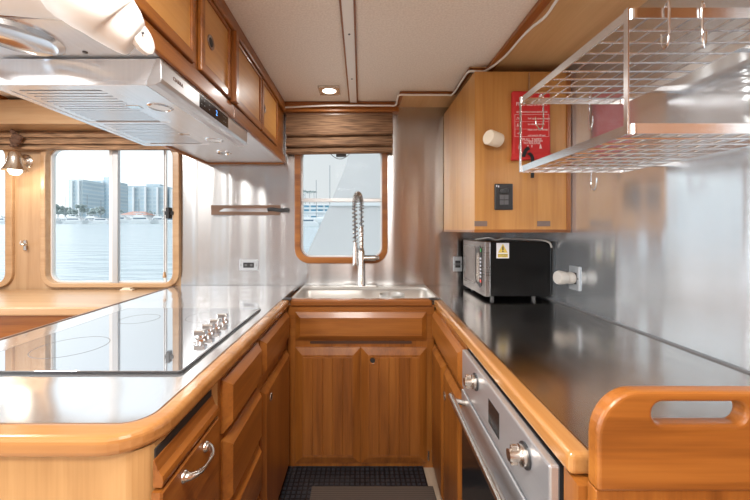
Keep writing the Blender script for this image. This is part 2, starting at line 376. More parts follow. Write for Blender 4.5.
# ------------------------------------------------------------------ windows
def window(name, outer, hole, inner, bar=None):
    w = bpy.data.objects.new(name, None); C.objects.link(w); w.location = ((outer[0]+outer[1])/2, YW, outer[2]); w['kind'] = 'structure'
    mk('window_frame', plate(B(), rr(*outer, .10), [rr(*inner, .068)], XZ(YW-.022), (0,.05,0)), 'teakX' if name == 'window_1' else 'paleX', w, bev=.005)
    i = inner
    mk('inner_rim', plate(B(), rr(i[0]-.012,i[1]+.012,i[2]-.012,i[3]+.012,.078), [rr(i[0]+.008,i[1]-.008,i[2]+.008,i[3]-.008,.062)], XZ(YW+.02), (0,.03,0)), 'alu_white', w)
    mk('window_pane', plate(B(), rr(i[0]-.01,i[1]+.01,i[2]-.01,i[3]+.01,.07), [], XZ(YW+.034), (0,.0015,0)), 'glass', w)
    return w
w1 = window('window_1', (-.4497,.1806,1.073,1.905), None, (-.409,.143,1.114,1.864))
mk('window_bar', bx(-.41,.144,YW+.012,YW+.032,1.490,1.515), 'alu', w1, bev=.003)
lp = [P(320+40*i/24, 140+19*math.sin(PI*i/24), YW+.03) for i in range(25)]
mk('wire_loop', tube(B(), lp, .0022, 6), 'grey_key', w1, smooth=True)
mk('window_catch', obox(B(), P(336,156.5,YW+.02), (.07,0,0), (0,.03,0), (0,0,.028)), 'grey_key', w1, bev=.004)
w2 = window('window_2', (-2.167,-1.2285,.908,1.905), None, (-2.133,-1.274,.938,1.86))
mk('window_mullion', bx(-1.70,-1.662,YW+.005,YW+.033,.935,1.865), 'alu', w2, bev=.003)
mk('sash_edge', bx(-1.725,-1.70,YW+.012,YW+.032,.94,1.86), 'alu_white', w2)
mk('sash_rail', bx(-1.352,-1.338,YW+.012,YW+.032,.94,1.86), 'alu_white', w2)
mk('window_latch', box(box(B(), -1.325,-1.265,YW-.03,YW+.0,1.40,1.425), -1.31,-1.285,YW-.04,YW+.0,1.375,1.45), 'black', w2, bev=.003)
w3 = window('window_3', (-2.96,-2.357,.908,1.905), None, (-2.92,-2.405,.938,1.86))

# ------------------------------------------------------------------ blinds
def blind(name, x0, x1, z0, z1, y, folds, label, tilt=0, mat='woven'):
    n = len(folds); prof = []
    zz = [z1]+[z1-(z1-z0)*f for f in folds]
    for a, b in zip(zz, zz[1:]):
        prof += [(y-.006, a), (y-.022, a-(a-b)*.35), (y-.030, b+.012), (y-.024, b+.002), (y-.004, b+.004)]
    prof += [(y+.012, z0+.004), (y+.012, z1)]
    bm = B(); A = [bm.verts.new((x0, p, q-(tilt if q < (z0+z1)/2 else 0))) for p, q in prof]; D = [bm.verts.new((x1, p, q)) for p, q in prof]
    bm.faces.new(A); bm.faces.new(D[::-1])
    for i in range(len(prof)): bm.faces.new((A[i], A[(i+1)%len(prof)], D[(i+1)%len(prof)], D[i]))
    bmesh.ops.recalc_face_normals(bm, faces=bm.faces)
    t = thing(name, label, 'blind', ((x0+x1)/2, y, z0)); mk('woven_shade', bm, mat, t); return t
b1 = blind('woven_blind', -.498, .212, 1.812, 2.08, 2.235, (.55,.82,1), 'brown woven reed blind drawn up in folds above the sink window', .012)
mk('head_rail', bx(-.498,.212,2.225,2.255,2.062,2.082), 'walnutX', b1)
b2 = blind('woven_blind', -2.97, -1.245, 1.832, 1.962, 2.235, (.38,.72,1), 'long brown woven blind drawn up above the wide harbour windows', 0, 'woven_pale')
bm = B()
for i in range(14):
    c = P(16+random.uniform(-4,5), 139+random.uniform(-9,9)+(4 if i%3==0 else 0), 2.17); bmesh.ops.create_icosphere(bm, subdivisions=2, radius=random.uniform(.012,.022), matrix=Matrix.Translation(c))
bm2 = bm
tag(mk('cord_knot', bm2, 'knot', smooth='all'), 'dark brown bunched cord knot hanging in front of the long woven blind', 'blind cord')
t = thing('blind_cord', 'thin blind cord with wooden tassel hanging at right side of harbour window', 'blind cord', (-1.33,2.19,.97))
mk('cord', tube(B(), [P(164.5,150,2.2), P(164.5,272,2.2)], .0022, 6), 'grey_key', t)
mk('tassel', lathe(B(), [(0,.035),(.006,.033),(.012,.0),(.009,-.004),(0,-.004)], P(164.5,277,2.2), n=12), 'oakZ', t, smooth=True)

# ------------------------------------------------------------------ left ledge below the harbour windows
t = thing('window_ledge', 'long varnished wooden ledge below the harbour windows with cupboard front beneath', 'ledge', (-2.1,2.0,0))
mk('ledge_top', bx(XL+.002,-1.262,1.735,YW-.024,  .851,.896), 'paleX', t, bev=.008)
mk('cupboard_front', bx(XL+.002,-2.045+.003,1.775,1.80,0,.85), 'redwoodZ', t)
mk('cupboard_front', bx(-2.0375,-1.262,1.77,1.80,0,.85), 'teakX', t)
tag(mk('window_stop', box(box(B(), -1.60,-1.515,2.205,2.235,.896,.905), -1.585,-1.53,2.207,2.232,.904,.914), 'cream', bev=.003), 'small pale catch lying on the ledge below the harbour window', 'catch')
# hook on the plank
t = thing('wall_hook', 'small metal hook screwed to the wooden post between the harbour windows', 'hook', P(25,250,2.26))
mk('hook_plate', obox(B(), P(23,250.5,2.26), (.022,0,0), (0,.009,0), (0,0,.07)), 'nickel', t, bev=.003)
mk('hook_arm', tube(B(), smooth_path([P(25,244,2.258), P(25,245,2.225), P(21,244,2.215), P(21.5,241,2.22)], 5), .006, 8), 'nickel', t, smooth=True)
# sconce
t = thing('wall_sconce', 'nickel wall lamp with bell shade and lit bulb on post between windows', 'lamp', P(26,163,2.255))
mk('rosette', lathe(B(), [(0,.0),(.050,.0),(.050,.008),(.040,.016),(.032,.018),(.022,.03),(0,.034)], P(26,162,2.269), (0,-1,0)), 'lamp_metal', t, smooth=True)
sh = P(15,160,2.15)
mk('lamp_arm', tube(B(), smooth_path([P(26,162,2.24), P(23,161,2.19), P(19,159,2.16), sh+V(0,0,.02)], 6), .009, 10), 'lamp_metal', t, smooth=True)
mk('bell_shade', lathe(B(), [(.014,.06),(.03,.045),(.036,.01),(.042,-.02),(.058,-.055),(.068,-.068),(.065,-.068),(.054,-.054),(.038,-.02),(.03,.01),(.0,.03)], sh), 'lamp_metal', t, smooth=True)
mk('bulb', lathe(B(), [(0,-.10),(.022,-.093),(.034,-.075),(.034,-.055),(.02,-.03),(.012,-.0),(0,.01)], sh), 'bulb_on', t, smooth=True)
SCONCE = sh

# ------------------------------------------------------------------ things on the steel back wall
t = thing('knife_rack', 'walnut magnetic knife rack bar on the steel wall left of the sink window', 'knife rack', P(246,214,YW))
a = P(211,214.5,YW-.018); b = P(280,205.5,YW-.018)
mk('rack_bar', bx(a.x,b.x,YW-.018,YW,a.z,b.z), 'walnutX', t, bev=.002)
mk('rack_rim', box(box(B(), a.x,b.x,YW-.0195,YW-.0175,b.z-.006,b.z+.002), a.x,b.x,YW-.0195,YW-.0175,a.z-.002,a.z+.005), 'walnutX', t)
t = thing('kitchen_knife', 'long kitchen knife with black handle held on the walnut knife rack', 'knife', P(254,210,YW-.025))
bl = plate(B(), [(P(219,0,2.25).x, P(0,211.5,2.25).z),(P(268,0,2.25).x, P(0,212,2.25).z),(P(268,0,2.25).x, P(0,208.3,2.25).z),(P(224,0,2.25).x, P(0,208.5,2.25).z)], [], XZ(YW-.0225), (0,.002,0))
mk('blade', bl, 'chrome', t)
mk('knife_handle', tube(B(), smooth_path([P(267.5,209.6,2.245), P(272,209.2,2.243), P(280,210.2,2.243), P(286,210,2.243), P(288.5,211,2.243)], 5), lambda s: (.0125 if s < .75 else .0145, .008), 10, flat=(0,0,1)), 'black', t, smooth=True)
def outlet(name, label, o, r, u, w, h):
    """plate with a dark two-socket insert; o is its middle on the wall, r and u its right and up"""
    r, u = Vector(r), Vector(u); n = r.cross(u)
    t = thing(name, label, 'socket', o)
    mk('cover_plate', obox(B(), o-r*w/2-u*h/2, r*w, u*h, n*.007), 'plate_grey', t, bev=.002)
    mk('socket_insert', obox(B(), o-r*w*.29-u*h*.24+n*.0065, r*w*.58, u*h*.48, n*.003), 'black', t)
    for s in (-1, 1): mk('socket_face', obox(B(), o+r*(s*w*.15-.008)-u*.008+n*.0095, r*.016, u*.016, n*.001), 'grey_key', t)
    for s in (-1, 1): mk('screw', lathe(B(), [(.004,0),(.003,.002),(0,.002)], o+r*s*w*.42+n*.007, n, 8), 'grey_key', t)
    return t
outlet('wall_socket', 'steel wall socket with dark insert below the knife rack', P(249,265,YW), (1,0,0), (0,0,1), .125, .072)
outlet('wall_socket', 'steel wall socket in the corner left of the microwave', P(457.5,264,YW), (1,0,0), (0,0,1), .06, .10)

# ------------------------------------------------------------------ left worktop and cabinets
WB = 2.262
t = thing('left_worktop', 'shiny steel worktop with rounded wooden edge holding the glass cooktop', 'worktop', (-.82,1.45,.885))
def rc(x0, x1, y0, y1, r, n=8):      # rounded only at the near right corner
    return [(x0,y1),(x0,y0)]+[(x1-r+r*math.sin(PI/2*i/n), y0+r-r*math.cos(PI/2*i/n)) for i in range(n+1)]+[(x1,y1)]
mk('steel_top', plate(B(), rc(-1.25,-.432,.662,WB,.05), [], XY(CT-.02), (0,0,.02)), 'steel_top', t)
ins = rc(-1.249,-.432,.662,1.812,.05); outp = rc(-1.262,-.388,.607,1.812,.095)
mk('wood_edge', plate(B(), outp[1:]+ins[:0:-1], [], XY(CT-.036), (0,0,.0385)), 'edgeX', t, bev=.012, seg=4)
mk('edge_strip', bx(-1.262,-1.2495,.65,WB,CT-.035,CT+.003), 'walnutX', t, bev=.002)

def pull(parent, o, n, r=.014, mat='dark_gap', ring='teakX'):
    f = mk('finger_pull', lathe(B(), [(0,.0005),(r*.8,.0005),(r*.8,.001),(r*.95,.003),(r*1.25,.003),(r*1.3,0)], o, n, 20), ring, parent, smooth=True)
    mk('pull_hole', lathe(B(), [(0,.0016),(r*.8,.0016),(r*.8,0)], o, n, 20), mat, f)
FX = -.404
nX = V(1,0,0)
t = thing('base_cabinet', 'nearest left base cabinet with slab door, metal bow handle and pull-out slot', 'cabinet', (-.81,.78,0))
car = plate(B(), [(-1.24,.938),(-1.24,.628)]+[(FX-.05+.05*math.sin(PI/2*i/8), .628+.05-.05*math.cos(PI/2*i/8)) for i in range(9)]+[(FX,.938)], [], XY(0), (0,0,.883))
mk('carcass', car, 'oakZ', t)
# pull-out board in a slot
mk('board_slot', bx(FX-.001,FX+.002,.652,.896,.848,.874), 'dark_gap', t)
bm = B()
pr = [(FX,.802),(FX+.018,.802),(FX+.021,.812),(FX+.019,.824),(FX+.010,.834),(FX+.005,.848),(FX+.003,.857),(FX,.857)]
A = [bm.verts.new((x,.646,z)) for x, z in pr]; D = [bm.verts.new((x,.900,z)) for x, z in pr]
bm.faces.new(A); bm.faces.new(D[::-1])
for i in range(len(pr)): bm.faces.new((A[i], A[(i+1)%len(pr)], D[(i+1)%len(pr)], D[i]))
bmesh.ops.recalc_face_normals(bm, faces=bm.faces)
pb = mk('pull_out_board', bm, 'teakY', t, bev=.0015)
d = mk('door', raised(B(), (FX,.642,.12), (0,.262,0), (0,0,.676), nX, .02, .004, .004), 'teakY', t)
hp = [V(FX+.02,.722,.768), V(FX+.032,.724,.767), V(FX+.047,.743,.765), V(FX+.051,.772,.765), V(FX+.047,.801,.765), V(FX+.032,.820,.767), V(FX+.02,.822,.768)]
h = mk('handle', tube(B(), smooth_path(hp, 7), lambda s: .0068+.003*math.cos(2*PI*s), 12), 'nickel', d, smooth=True)
for q in (hp[0], hp[-1]): mk('handle_foot', lathe(B(), [(0,0),(.013,0),(.013,.003),(.009,.009),(0,.012)], q-V(.001,0,0), nX, 16), 'nickel', h, smooth=True)
t = thing('base_cabinet', 'left base cabinet with a stack of four drawers beside the cooktop', 'cabinet', (-.81,1.12,0))
mk('carcass', bx(-1.24,FX,.940,1.298,0,.883), 'teakZ', t)
for z1, z0 in ((.868,.716), (.694,.500), (.484,.306), (.290,.10)):
    mk('drawer', raised(B(), (FX,.958,z0), (0,.325,0), (0,0,z1-z0), nX, .028, .022, .022), 'teakY', t)
t = thing('base_cabinet', 'left base cabinet in the corner by the sink with drawer above door', 'cabinet', (-.81,1.55,0))
mk('carcass', box(bx(-1.24,FX,1.30,1.816,0,.883), -1.24,-.425,1.816,WB,0,.883), 'teakZ', t)
mk('drawer', raised(B(), (FX,1.315,.716), (0,.462,0), (0,0,.150), nX, .026, .022, .020), 'teakY', t)
d = mk('door', raised(B(), (FX,1.315,.05), (0,.462,0), (0,0,.612), nX, .026, .022, .020), 'teakZ', t)
pull(d, V(FX+.026,1.40,.60), nX, .014, ring='walnutX')

# cooktop
t = thing('cooktop', 'black glass electric cooktop with four metal knobs set in the left worktop', 'cooktop', (-.79,1.235,CT))
mk('glass_plate', plate(B(), rr(-1.112,-.479,.885,1.587,.012,4), [], XY(CT+.0005), (0,0,.007)), 'ceramic', t, bev=.002)
mk('rim', plate(B(), rr(-1.1155,-.4755,.8815,1.5905,.014,4), [rr(-1.111,-.480,.886,1.586,.012,4)], XY(CT+.0004), (0,0,.0062)), 'black', t)
for cx, cy, r in ((-.93,1.07,.10), (-.93,1.40,.075), (-.66,1.43,.085)):
    mk('burner_ring', plate(B(), circ(cx,cy,r,40), [circ(cx,cy,r-.002,40)], XY(CT+.0075), (0,0,.0003)), 'grey_key', t)
for k, (u, v) in enumerate(((200.5,338.5), (208.5,332), (215.5,326.5), (223,320.5))):
    Y = (CAM_Z-CT-.008)*F/(v-229+1); x = (u-361)*Y/F
    kb = mk('knob', lathe(B(), [(0,0),(.023,0),(.022,.006),(.014,.010),(.013,.016),(0,.016)], (x,Y,CT+.0078), n=24), 'chrome', t, smooth=True)
    mk('knob_grip', bx(x-.022,x+.018,Y-.012,Y+.012,CT+.0235,CT+.0405), 'chrome', kb, bev=.003)

# ------------------------------------------------------------------ sink cabinet, sink, faucet
t = thing('sink_cabinet', 'wooden sink cabinet with false drawer front and two paneled doors', 'cabinet', (0,2.0,0))
SY = 1.822; nY = V(0,-1,0)
mk('carcass', bx(-.402,.402,SY,WB-.004,0,.700), 'teakZ', t)
bm = box(bx(-.402,.402,SY,SY+.02,.70,.889), -.402,-.39,SY+.02,WB-.004,.70,.889); mk('face_frame', bm, 'teakX', t)
mk('wood_edge', bx(-.387,.388,1.806,1.848,.884,CT+.002), 'teakX', t, bev=.009, seg=4)
s = 1.818/F
def sx(u): return (u-361)*s
def sz(v): return CAM_Z-(v-229)*s
mk('drawer_front', raised(B(), (sx(295.6),SY,sz(340)), (sx(426.4)-sx(295.6),0,0), (0,0,sz(312)-sz(340)), nY, .022, .028, .014), 'teakX', t)
mk('finger_slot', plate(B(), rr(sx(310),sx(412),sz(343.8),sz(341.2),.006), [], XZ(SY-.003), (0,.004,0)), 'slot', t)
for u0, u1 in ((295.6,360.3), (361.2,426.4)):
    d = mk('door', raised(B(), (sx(u0),SY,sz(462)), (sx(u1)-sx(u0),0,0), (0,0,sz(347)-sz(462)), nY, .022, .038, .012), 'teakZ', t)
    bm = B(); x0, x1 = sx(u0)+.042, sx(u1)-.042
    for k in range(5):
        a0 = x0+(x1-x0)*k/5; raised(bm, (a0+.001,SY-.0215,sz(462)+.05), ((x1-x0)/5-.002,0,0), (0,0,sz(347)-sz(462)-.10), nY, .004, .002, .002)
    mk('door_panel', bm, 'teakZ', d)
    if u0 > 361: pull(d, V(sx(372.5),SY-.0258,sz(358.8)), nY, .017, ring='teakZ')
mk('hinge', lathe(B(), [(0,0),(.005,0),(.005,.05),(0,.05)], (sx(428.5),SY-.004,sz(460)), n=10), 'nickel', t)
for k, (u, lb) in enumerate(((287.5,'small dark corner cap where left worktop meets the sink edge'), (434.5,'small dark corner cap where right worktop meets the sink edge'))):
    x = (u-361)*1.806/F
    tag(mk('corner_cap', bx(x-.028,x+.022,1.79,1.835,CT+.0025,CT+.008), 'black', bev=.004), lb, 'corner cap')
t = thing('sink', 'wide stainless steel sink set below the window', 'sink', (0,2.03,.72))
bi = (-.376,.424,1.852,2.185)
mk('sink_rim', plate(B(), [(-.388,1.8485),(.436,1.8485),(.436,WB-.003),(-.388,WB-.003)], [rr(*bi, .05)], XY(CT-.012), (0,0,.0140)), 'steel_sink', t)
bm = B(); r0 = rr(bi[0]-.002,bi[1]+.002,bi[2]-.002,bi[3]+.002,.05); r1 = rr(bi[0]+.015,bi[1]-.015,bi[2]+.012,bi[3]-.012,.05)
A = [bm.verts.new((x,y,CT-.004)) for x, y in r0]; D = [bm.verts.new((x,y,.74)) for x, y in r1]
for i in range(len(A)): bm.faces.new((A[i], A[(i+1)%len(A)], D[(i+1)%len(A)], D[i]))
bm.faces.new(D); bmesh.ops.recalc_face_normals(bm, faces=bm.faces)
ba = mk('basin', bm, 'steel_sink', t, smooth=True); so = ba.modifiers.new('wall', 'SOLIDIFY'); so.thickness = .002; so.offset = 1
mk('drain', lathe(B(), [(0,.003),(.025,.003),(.04,.006),(.045,.001)], (0,2.02,.742)), 'chrome', t, smooth=True)
bm = lathe(B(), [(.0,.0),(.05,.0),(.070,.05),(.075,.16),(.078,.16),(.073,.05),(.052,-.003),(0,-.003)], (.19,2.05,.7455), n=32)
tag(mk('metal_bowl', bm, 'steel_sink', smooth=True), 'round steel bowl standing in the right side of the sink', 'bowl')

t = thing('spring_faucet', 'tall brushed nickel spring faucet standing behind the sink', 'faucet', (.0,2.215,CT+.0025))
fx, fy, fz = .003, 2.215, CT+.0025
mk('base_plate', plate(B(), rr(fx-.13,fx+.11,fy-.028,fy+.028,.02), [], XY(fz), (0,0,.006)), 'steel_sink', t, bev=.002)
mk('column', lathe(B(), [(0,.006),(.027,.006),(.025,.012),(.022,.02),(.022,.235),(.016,.245),(.013,.25),(.013,.40),(0,.40)], (fx,fy,fz)), 'faucet_metal', t, smooth=True)
arch = []
for i in range(41):
    q = i/40
    if q < .25: arch.append(V(fx,fy,fz+.25+.26*(q/.25)))
    elif q < .75:
        a = PI*(q-.25)/.5; arch.append(V(fx-.022*(1-math.cos(a)), fy-.05*(1-math.cos(a)), fz+.51+.10*math.sin(a)))
    else: arch.append(V(fx-.044+.006*(q-.75)/.25, fy-.10, fz+.51-.22*(q-.75)/.25))
mk('hose', tube(B(), arch, .006, 10), 'grey_key', t, smooth=True)
hel = []; L = len(arch)-1; turns = 34
for i in range(turns*10+1):
    q = i/(turns*10)*L; k = min(int(q), L-1); p = arch[k].lerp(arch[k+1], q-k); tn = (arch[min(k+1,L)]-arch[max(k-1,0)]).normalized()
    s_ = V(1,0,0)-tn*tn.x; s_.normalize(); o_ = tn.cross(s_); a = 2*PI*i/10
    hel.append(p+(s_*math.cos(a)+o_*math.sin(a))*.0155)
mk('spring', tube(B(), hel, .0034, 6), 'faucet_metal', t, smooth=True)
e_ = arch[-1]
mk('spray_head', lathe(B(), [(.0,.01),(.012,.01),(.013,-.02),(.017,-.04),(.018,-.12),(.021,-.135),(.019,-.14),(0,-.14)], e_), 'faucet_metal', t, smooth=True)
mk('spray_holder', obox(B(), (fx-.040,fy-.10,fz+.245), (.012,0,0), (.036,.10,0), (0,0,.014)), 'faucet_metal', t, bev=.003)
mk('lever', lathe(B(), [(0,0),(.020,0),(.020,.075),(.014,.078),(.013,.10),(0,.10)], (fx+.018,fy-.005,fz+.19), (1,0,0)), 'faucet_metal', t, smooth=True)

# ------------------------------------------------------------------ right worktop, cabinets, oven
def xo(Y): return .402-.042*(1.806-Y)/1.236
D_ = V(xo(.57)-xo(1.806), .57-1.806, 0).normalized()         # along the run, far to near
NO = V(D_.y, -D_.x, 0)                                       # outward, towards the aisle
def RP(Y, z, out=0): return V(xo(Y), Y, z)+NO*out
YN = .565
t = thing('right_worktop', 'scratched dark steel worktop under the microwave, running along the right wall', 'worktop', (.7,1.4,.885))
mk('steel_top', plate(B(), [(xo(YN)+.038,YN),(1.038,YN),(1.038,WB),(.438,WB),(.438,1.81)], [], XY(CT-.02), (0,0,.02)), 'steel_top_worn', t)
mk('wood_edge', plate(B(), [(xo(YN)-.006,YN-.0),(xo(YN)+.038,YN-.0),(.438,1.812),(.396,1.812)], [], XY(CT-.036), (0,0,.039)), 'edgeY', t, bev=.010, seg=4)
mk('splash_seam', bx(1.0335,1.0395,YN,WB,CT,CT+.005), 'grey_key', t)
t = thing('base_cabinet', 'right base cabinet between sink and oven with drawer above two doors', 'cabinet', (.7,1.5,0))
mk('carcass', plate(B(), [(xo(1.20)+.002,1.20),(1.03,1.20),(1.03,WB-.006),(.445,WB-.006),(.445,1.80),(xo(1.80)+.002,1.80)], [], XY(0), (0,0,.882)), 'teakZ', t)
mk('drawer', raised(B(), RP(1.79,.72), D_*.575, (0,0,.145), NO, .024, .022, .018), 'teakY', t)
for y, l in ((1.79,.275), (1.50,.285)):
    d = mk('door', raised(B(), RP(y,.05), D_*l, (0,0,.635), NO, .024, .022, .018), 'teakZ', t)
    if y < 1.6: pull(d, RP(1.455,.575,.0242), NO, .014, ring='walnutX')
t = thing('base_cabinet', 'end of the right base cabinets in plain wood below the cut-out rail', 'cabinet', (.7,.57,0))
mk('carcass', plate(B(), [(xo(.56)-.002,.548),(1.03,.548),(1.03,.594),(xo(.594)+.001,.594)], [], XY(0), (0,0,.882)), 'teakZ', t)
mk('end_panel', bx(.371,1.03,.526,.547,0,.8925), 'teakZ', t, bev=.002)
bm = plate(B(), [(.370,.893)]+[(.370+.066-.066*math.cos(PI/2*i/10), 1.050-.075+.075*math.sin(PI/2*i/10)) for i in range(11)]+[(1.038,1.050),(1.038,1.0335),(1.038,.893)], [rr(.456,.605,.998,1.034,.0178)], XZ(.520), (0,.026,0))
tag(mk('fiddle_rail', bm, 'teakX', bev=.006, seg=3), 'wooden rail board with oval hand slot at the near end of right worktop', 'rail')
# oven
t = thing('built_in_oven', 'stainless steel built-in oven with two control knobs and long bar handle', 'oven', (.6,.88,0))
OY = 1.19; OL = .588
mk('oven_body', obox(B(), RP(OY-.002,.10,-.0), D_*(OL-.004), V(.52,0,0), (0,0,.776)), 'black', t)
pn = mk('control_panel', obox(B(), RP(OY,.742,0), D_*OL, NO*.020, (0,0,.134)), 'steel_oven', t, bev=.004)
def OP(s, z, out): return RP(OY, z, out)+D_*s
mk('oven_clock', obox(B(), OP(.272,.772,.0195), D_*.078, NO*.0012, (0,0,.066)), 'black_gloss', pn)
for s_ in (.16, .495):
    k = mk('knob', lathe(B(), [(0,0),(.021,0),(.021,.012),(.012,.016),(.012,.036),(0,.037)], OP(s_,.832,.020), NO, 20), 'nickel', pn, smooth=True)
    mk('knob_grip', obox(B(), OP(s_-.005,.812,.036), D_*.010, NO*.016, (0,0,.042)), 'nickel', k, bev=.003)
    mk('knob_ring', lathe(B(), [(.026,0),(.026,.004),(.021,.004)], OP(s_,.832,.0198), NO, 24), 'black', k)
dr = mk('oven_door', obox(B(), OP(0,.655,0), D_*OL, NO*.022, (0,0,.080)), 'steel_oven', t, bev=.003)
mk('door_glass', obox(B(), OP(.0,.16,0), D_*OL, NO*.020, (0,0,.495)), 'black_gloss', dr)
bar = mk('door_handle', tube(B(), [OP(.015,.715,.062), OP(OL-.015,.715,.062)], .011, 14), 'nickel', dr, smooth=True)
for s_ in (.045, OL-.045): mk('handle_post', tube(B(), [OP(s_,.705,.02), OP(s_,.715,.062)], .009, 10), 'nickel', bar, smooth=True)
mk('plinth', obox(B(), OP(0,0,-.03), D_*OL, NO*.02, (0,0,.155)), 'black', t)

# ------------------------------------------------------------------ microwave
t = thing('microwave', 'black microwave with steel front and warning sticker in the worktop corner', 'microwave', (.86,2.0,CT))
MZ0, MZ1 = .940, 1.237; mx0, mx1, my0, my1 = .70, 1.028, 1.80, 2.185
mk('body', bx(mx0,mx1,my0,my1,MZ0,MZ1), plain('microwave_shell', (.004,.004,.004), .3, spec=.18), t, bev=.004)
sl = V(-.030, 0, 0)
fr = mk('front_frame', plate(B(), [(my0-.003,MZ0-.002),(my1,MZ0-.002),(my1,MZ1+.001),(my0-.003,MZ1+.001)], [], YZ(mx0), sl), 'dark_steel', t, bev=.005)
fx0 = mx0-.0305
mk('door_window', plate(B(), rr(1.945,2.165,.985,1.205,.02), [], YZ(fx0), (-.0015,0,0)), plain('microwave_window', (.16,.14,.13), .12, .6), fr)
hexo = [(1.935,1.0),(1.875,.975),(1.845,.99),(1.845,1.195),(1.875,1.212),(1.935,1.19)]
mk('control_panel', plate(B(), hexo, [], YZ(fx0), (-.002,0,0)), 'black_gloss', fr)
mk('panel_plate', plate(B(), [(1.925,1.02),(1.895,1.0),(1.875,1.02),(1.875,1.16),(1.895,1.175),(1.925,1.155)], [], YZ(fx0-.002), (-.001,0,0)), 'nickel', fr)
mk('clock_display', obox(B(), (fx0-.002,1.862,1.178), (-.001,0,0), (0,-.013,0), (0,0,.018)), 'green_led', fr)
bm = B()
for k in range(6): obox(bm, (fx0-.002,1.868,1.035+.02*k), (-.001,0,0), (0,-.018,0), (0,0,.010))
mk('keypad', bm, 'sticker', fr)
mk('start_button', obox(B(), (fx0-.002,1.868,1.008), (-.0015,0,0), (0,-.018,0), (0,0,.014)), 'red_led', fr)
st = mk('warning_sticker', obox(B(), P(496.5,258.3,my0-.0012), (.068,0,0), (0,.001,0), (0,0,.083)), 'sticker', t)
c0 = P(502.8,258.3,my0-.0012)
mk('warning_triangle', plate(B(), [(c0.x-.026,c0.z+.030),(c0.x+.026,c0.z+.030),(c0.x,c0.z+.078)], [], XZ(my0-.0022), (0,.0008,0)), 'yellow', st)
mk('warning_band', bx(c0.x-.027,c0.x+.027,my0-.0022,my0-.0012,c0.z+.005,c0.z+.024), 'yellow', st)
bm = box(B(), c0.x-.0035,c0.x+.0035,my0-.0028,my0-.002,c0.z+.044,c0.z+.064); box(bm, c0.x-.0035,c0.x+.0035,my0-.0028,my0-.002,c0.z+.034,c0.z+.040)
text(bm, 'WARNING', .011, (c0.x,my0-.0024,c0.z+.0185), (1,0,0), (0,0,1), .0003); text(bm, 'HOT SURFACE', .0075, (c0.x,my0-.0024,c0.z+.010), (1,0,0), (0,0,1), .0003)
mk('warning_print', bm, 'black', st)
for x, y in ((mx0+.02,my0+.03), (mx1-.08,my0+.03), (mx0+.02,my1-.04), (mx1-.08,my1-.04)):
    mk('foot', lathe(B(), [(0,0),(.010,0),(.012,.02),(0,.02)], (x,y,CT+.0005), n=14), 'grey_key', t, smooth=True)
cd = [V(.68,1.98,1.2425), V(.705,1.93,1.250), V(.735,1.90,1.254), V(.765,1.88,1.2425), V(.795,1.86,1.251), V(.87,1.85,1.248), V(.94,1.84,1.246), V(.985,1.82,1.2435), V(1.012,1.790,1.232), V(1.022,1.785,1.205)]
tag(mk('power_cord', tube(B(), smooth_path(cd, 8), .0045, 8), 'plug_grey', smooth=True), 'grey power cord lying across the top of the microwave', 'cord')
# socket and plug on the right wall
so_ = V(1.04,1.618,1.067)
outlet('wall_socket', 'steel wall socket holding the white plug on right wall', so_, (0,-1,0), (0,0,1), .075, .115)
t = thing('plug', 'bulky white plug sticking out of the right wall socket beside microwave', 'plug', so_+V(-.05,0,-.03))
mk('plug_body', lathe(B(), [(0,0),(.027,0),(.030,.012),(.027,.030),(.024,.034)], so_+V(-.0105,0,0), (-1,.0,0), 24), 'plug_grey', t, smooth=True)
mk('plug_cap', lathe(B(), [(.024,.0),(.030,.005),(.034,.038),(.030,.046),(0,.048)], so_+V(-.0445,0,0), (-1,-.12,.08), 24), 'plug_grey', t, smooth=True)

# ------------------------------------------------------------------ right wall cabinet and what hangs on it
CY = 1.649
t = thing('wall_cabinet', 'pale wooden corner wall cabinet above the microwave', 'cabinet', (.80,1.95,1.29))
mk('carcass', bx(.563,1.038,CY,WB-.002,1.292,2.084), 'birchZ', t)
mk('bottom_edge', bx(.560,1.038,CY-.004,CY+.02,1.287,1.302), 'teakX', t, bev=.003)
mk('side_edge', bx(.559,.575,CY+.02,WB-.002,1.287,1.300), 'teakY', t, bev=.002)
mk('corner_edge', bx(1.016,1.038,CY-.006,CY+.0,1.30,2.084), 'teakZ', t, bev=.002)
for (u0, u1), lb in (((474.3,487),'small brown metal plate at the lower left corner of wall cabinet'), ((537,550),'small brown metal plate at lower right of the wall cabinet')):
    a, b = P(u0,226.3,CY), P(u1,221,CY)
    tag(mk('catch_plate', box(bx(a.x,b.x,CY-.004,CY-.0002,a.z,b.z), (a.x+b.x)/2-.003,(a.x+b.x)/2+.003,CY-.006,CY-.003,(a.z+b.z)/2-.003,(a.z+b.z)/2+.003), 'brown_plate', bev=.001), lb, 'plate')
t = thing('control_panel', 'black control unit with small screen and keys on the wall cabinet', 'control unit', P(503,210,CY))
a, b = P(494,210,CY), P(512,184,CY)
mk('housing', bx(a.x,b.x,CY-.012,CY-.0002,a.z,b.z), 'black', t, bev=.003)
w_, h_ = b.x-a.x, b.z-a.z
mk('screen', bx(a.x+w_*.25,a.x+w_*.75,CY-.0135,CY-.0118,a.z+h_*.62,a.z+h_*.82), 'black_gloss', t)
bm = B()
for i in range(2):
    for j in range(2): box(bm, a.x+w_*(.27+.25*i),a.x+w_*(.49+.25*i),CY-.014,CY-.0118,a.z+h_*(.20+.2*j),a.z+h_*(.37+.2*j))
mk('keypad', bm, 'grey_key', t)
mk('status_light', box(bx(a.x+w_*.07,a.x+w_*.12,CY-.0128,CY-.0118,a.z+h_*.88,a.z+h_*.95), a.x+w_*.17,a.x+w_*.23,CY-.0128,CY-.0118,a.z+h_*.86,a.z+h_*.93), 'sticker', t)
k0 = P(491,142,CY)
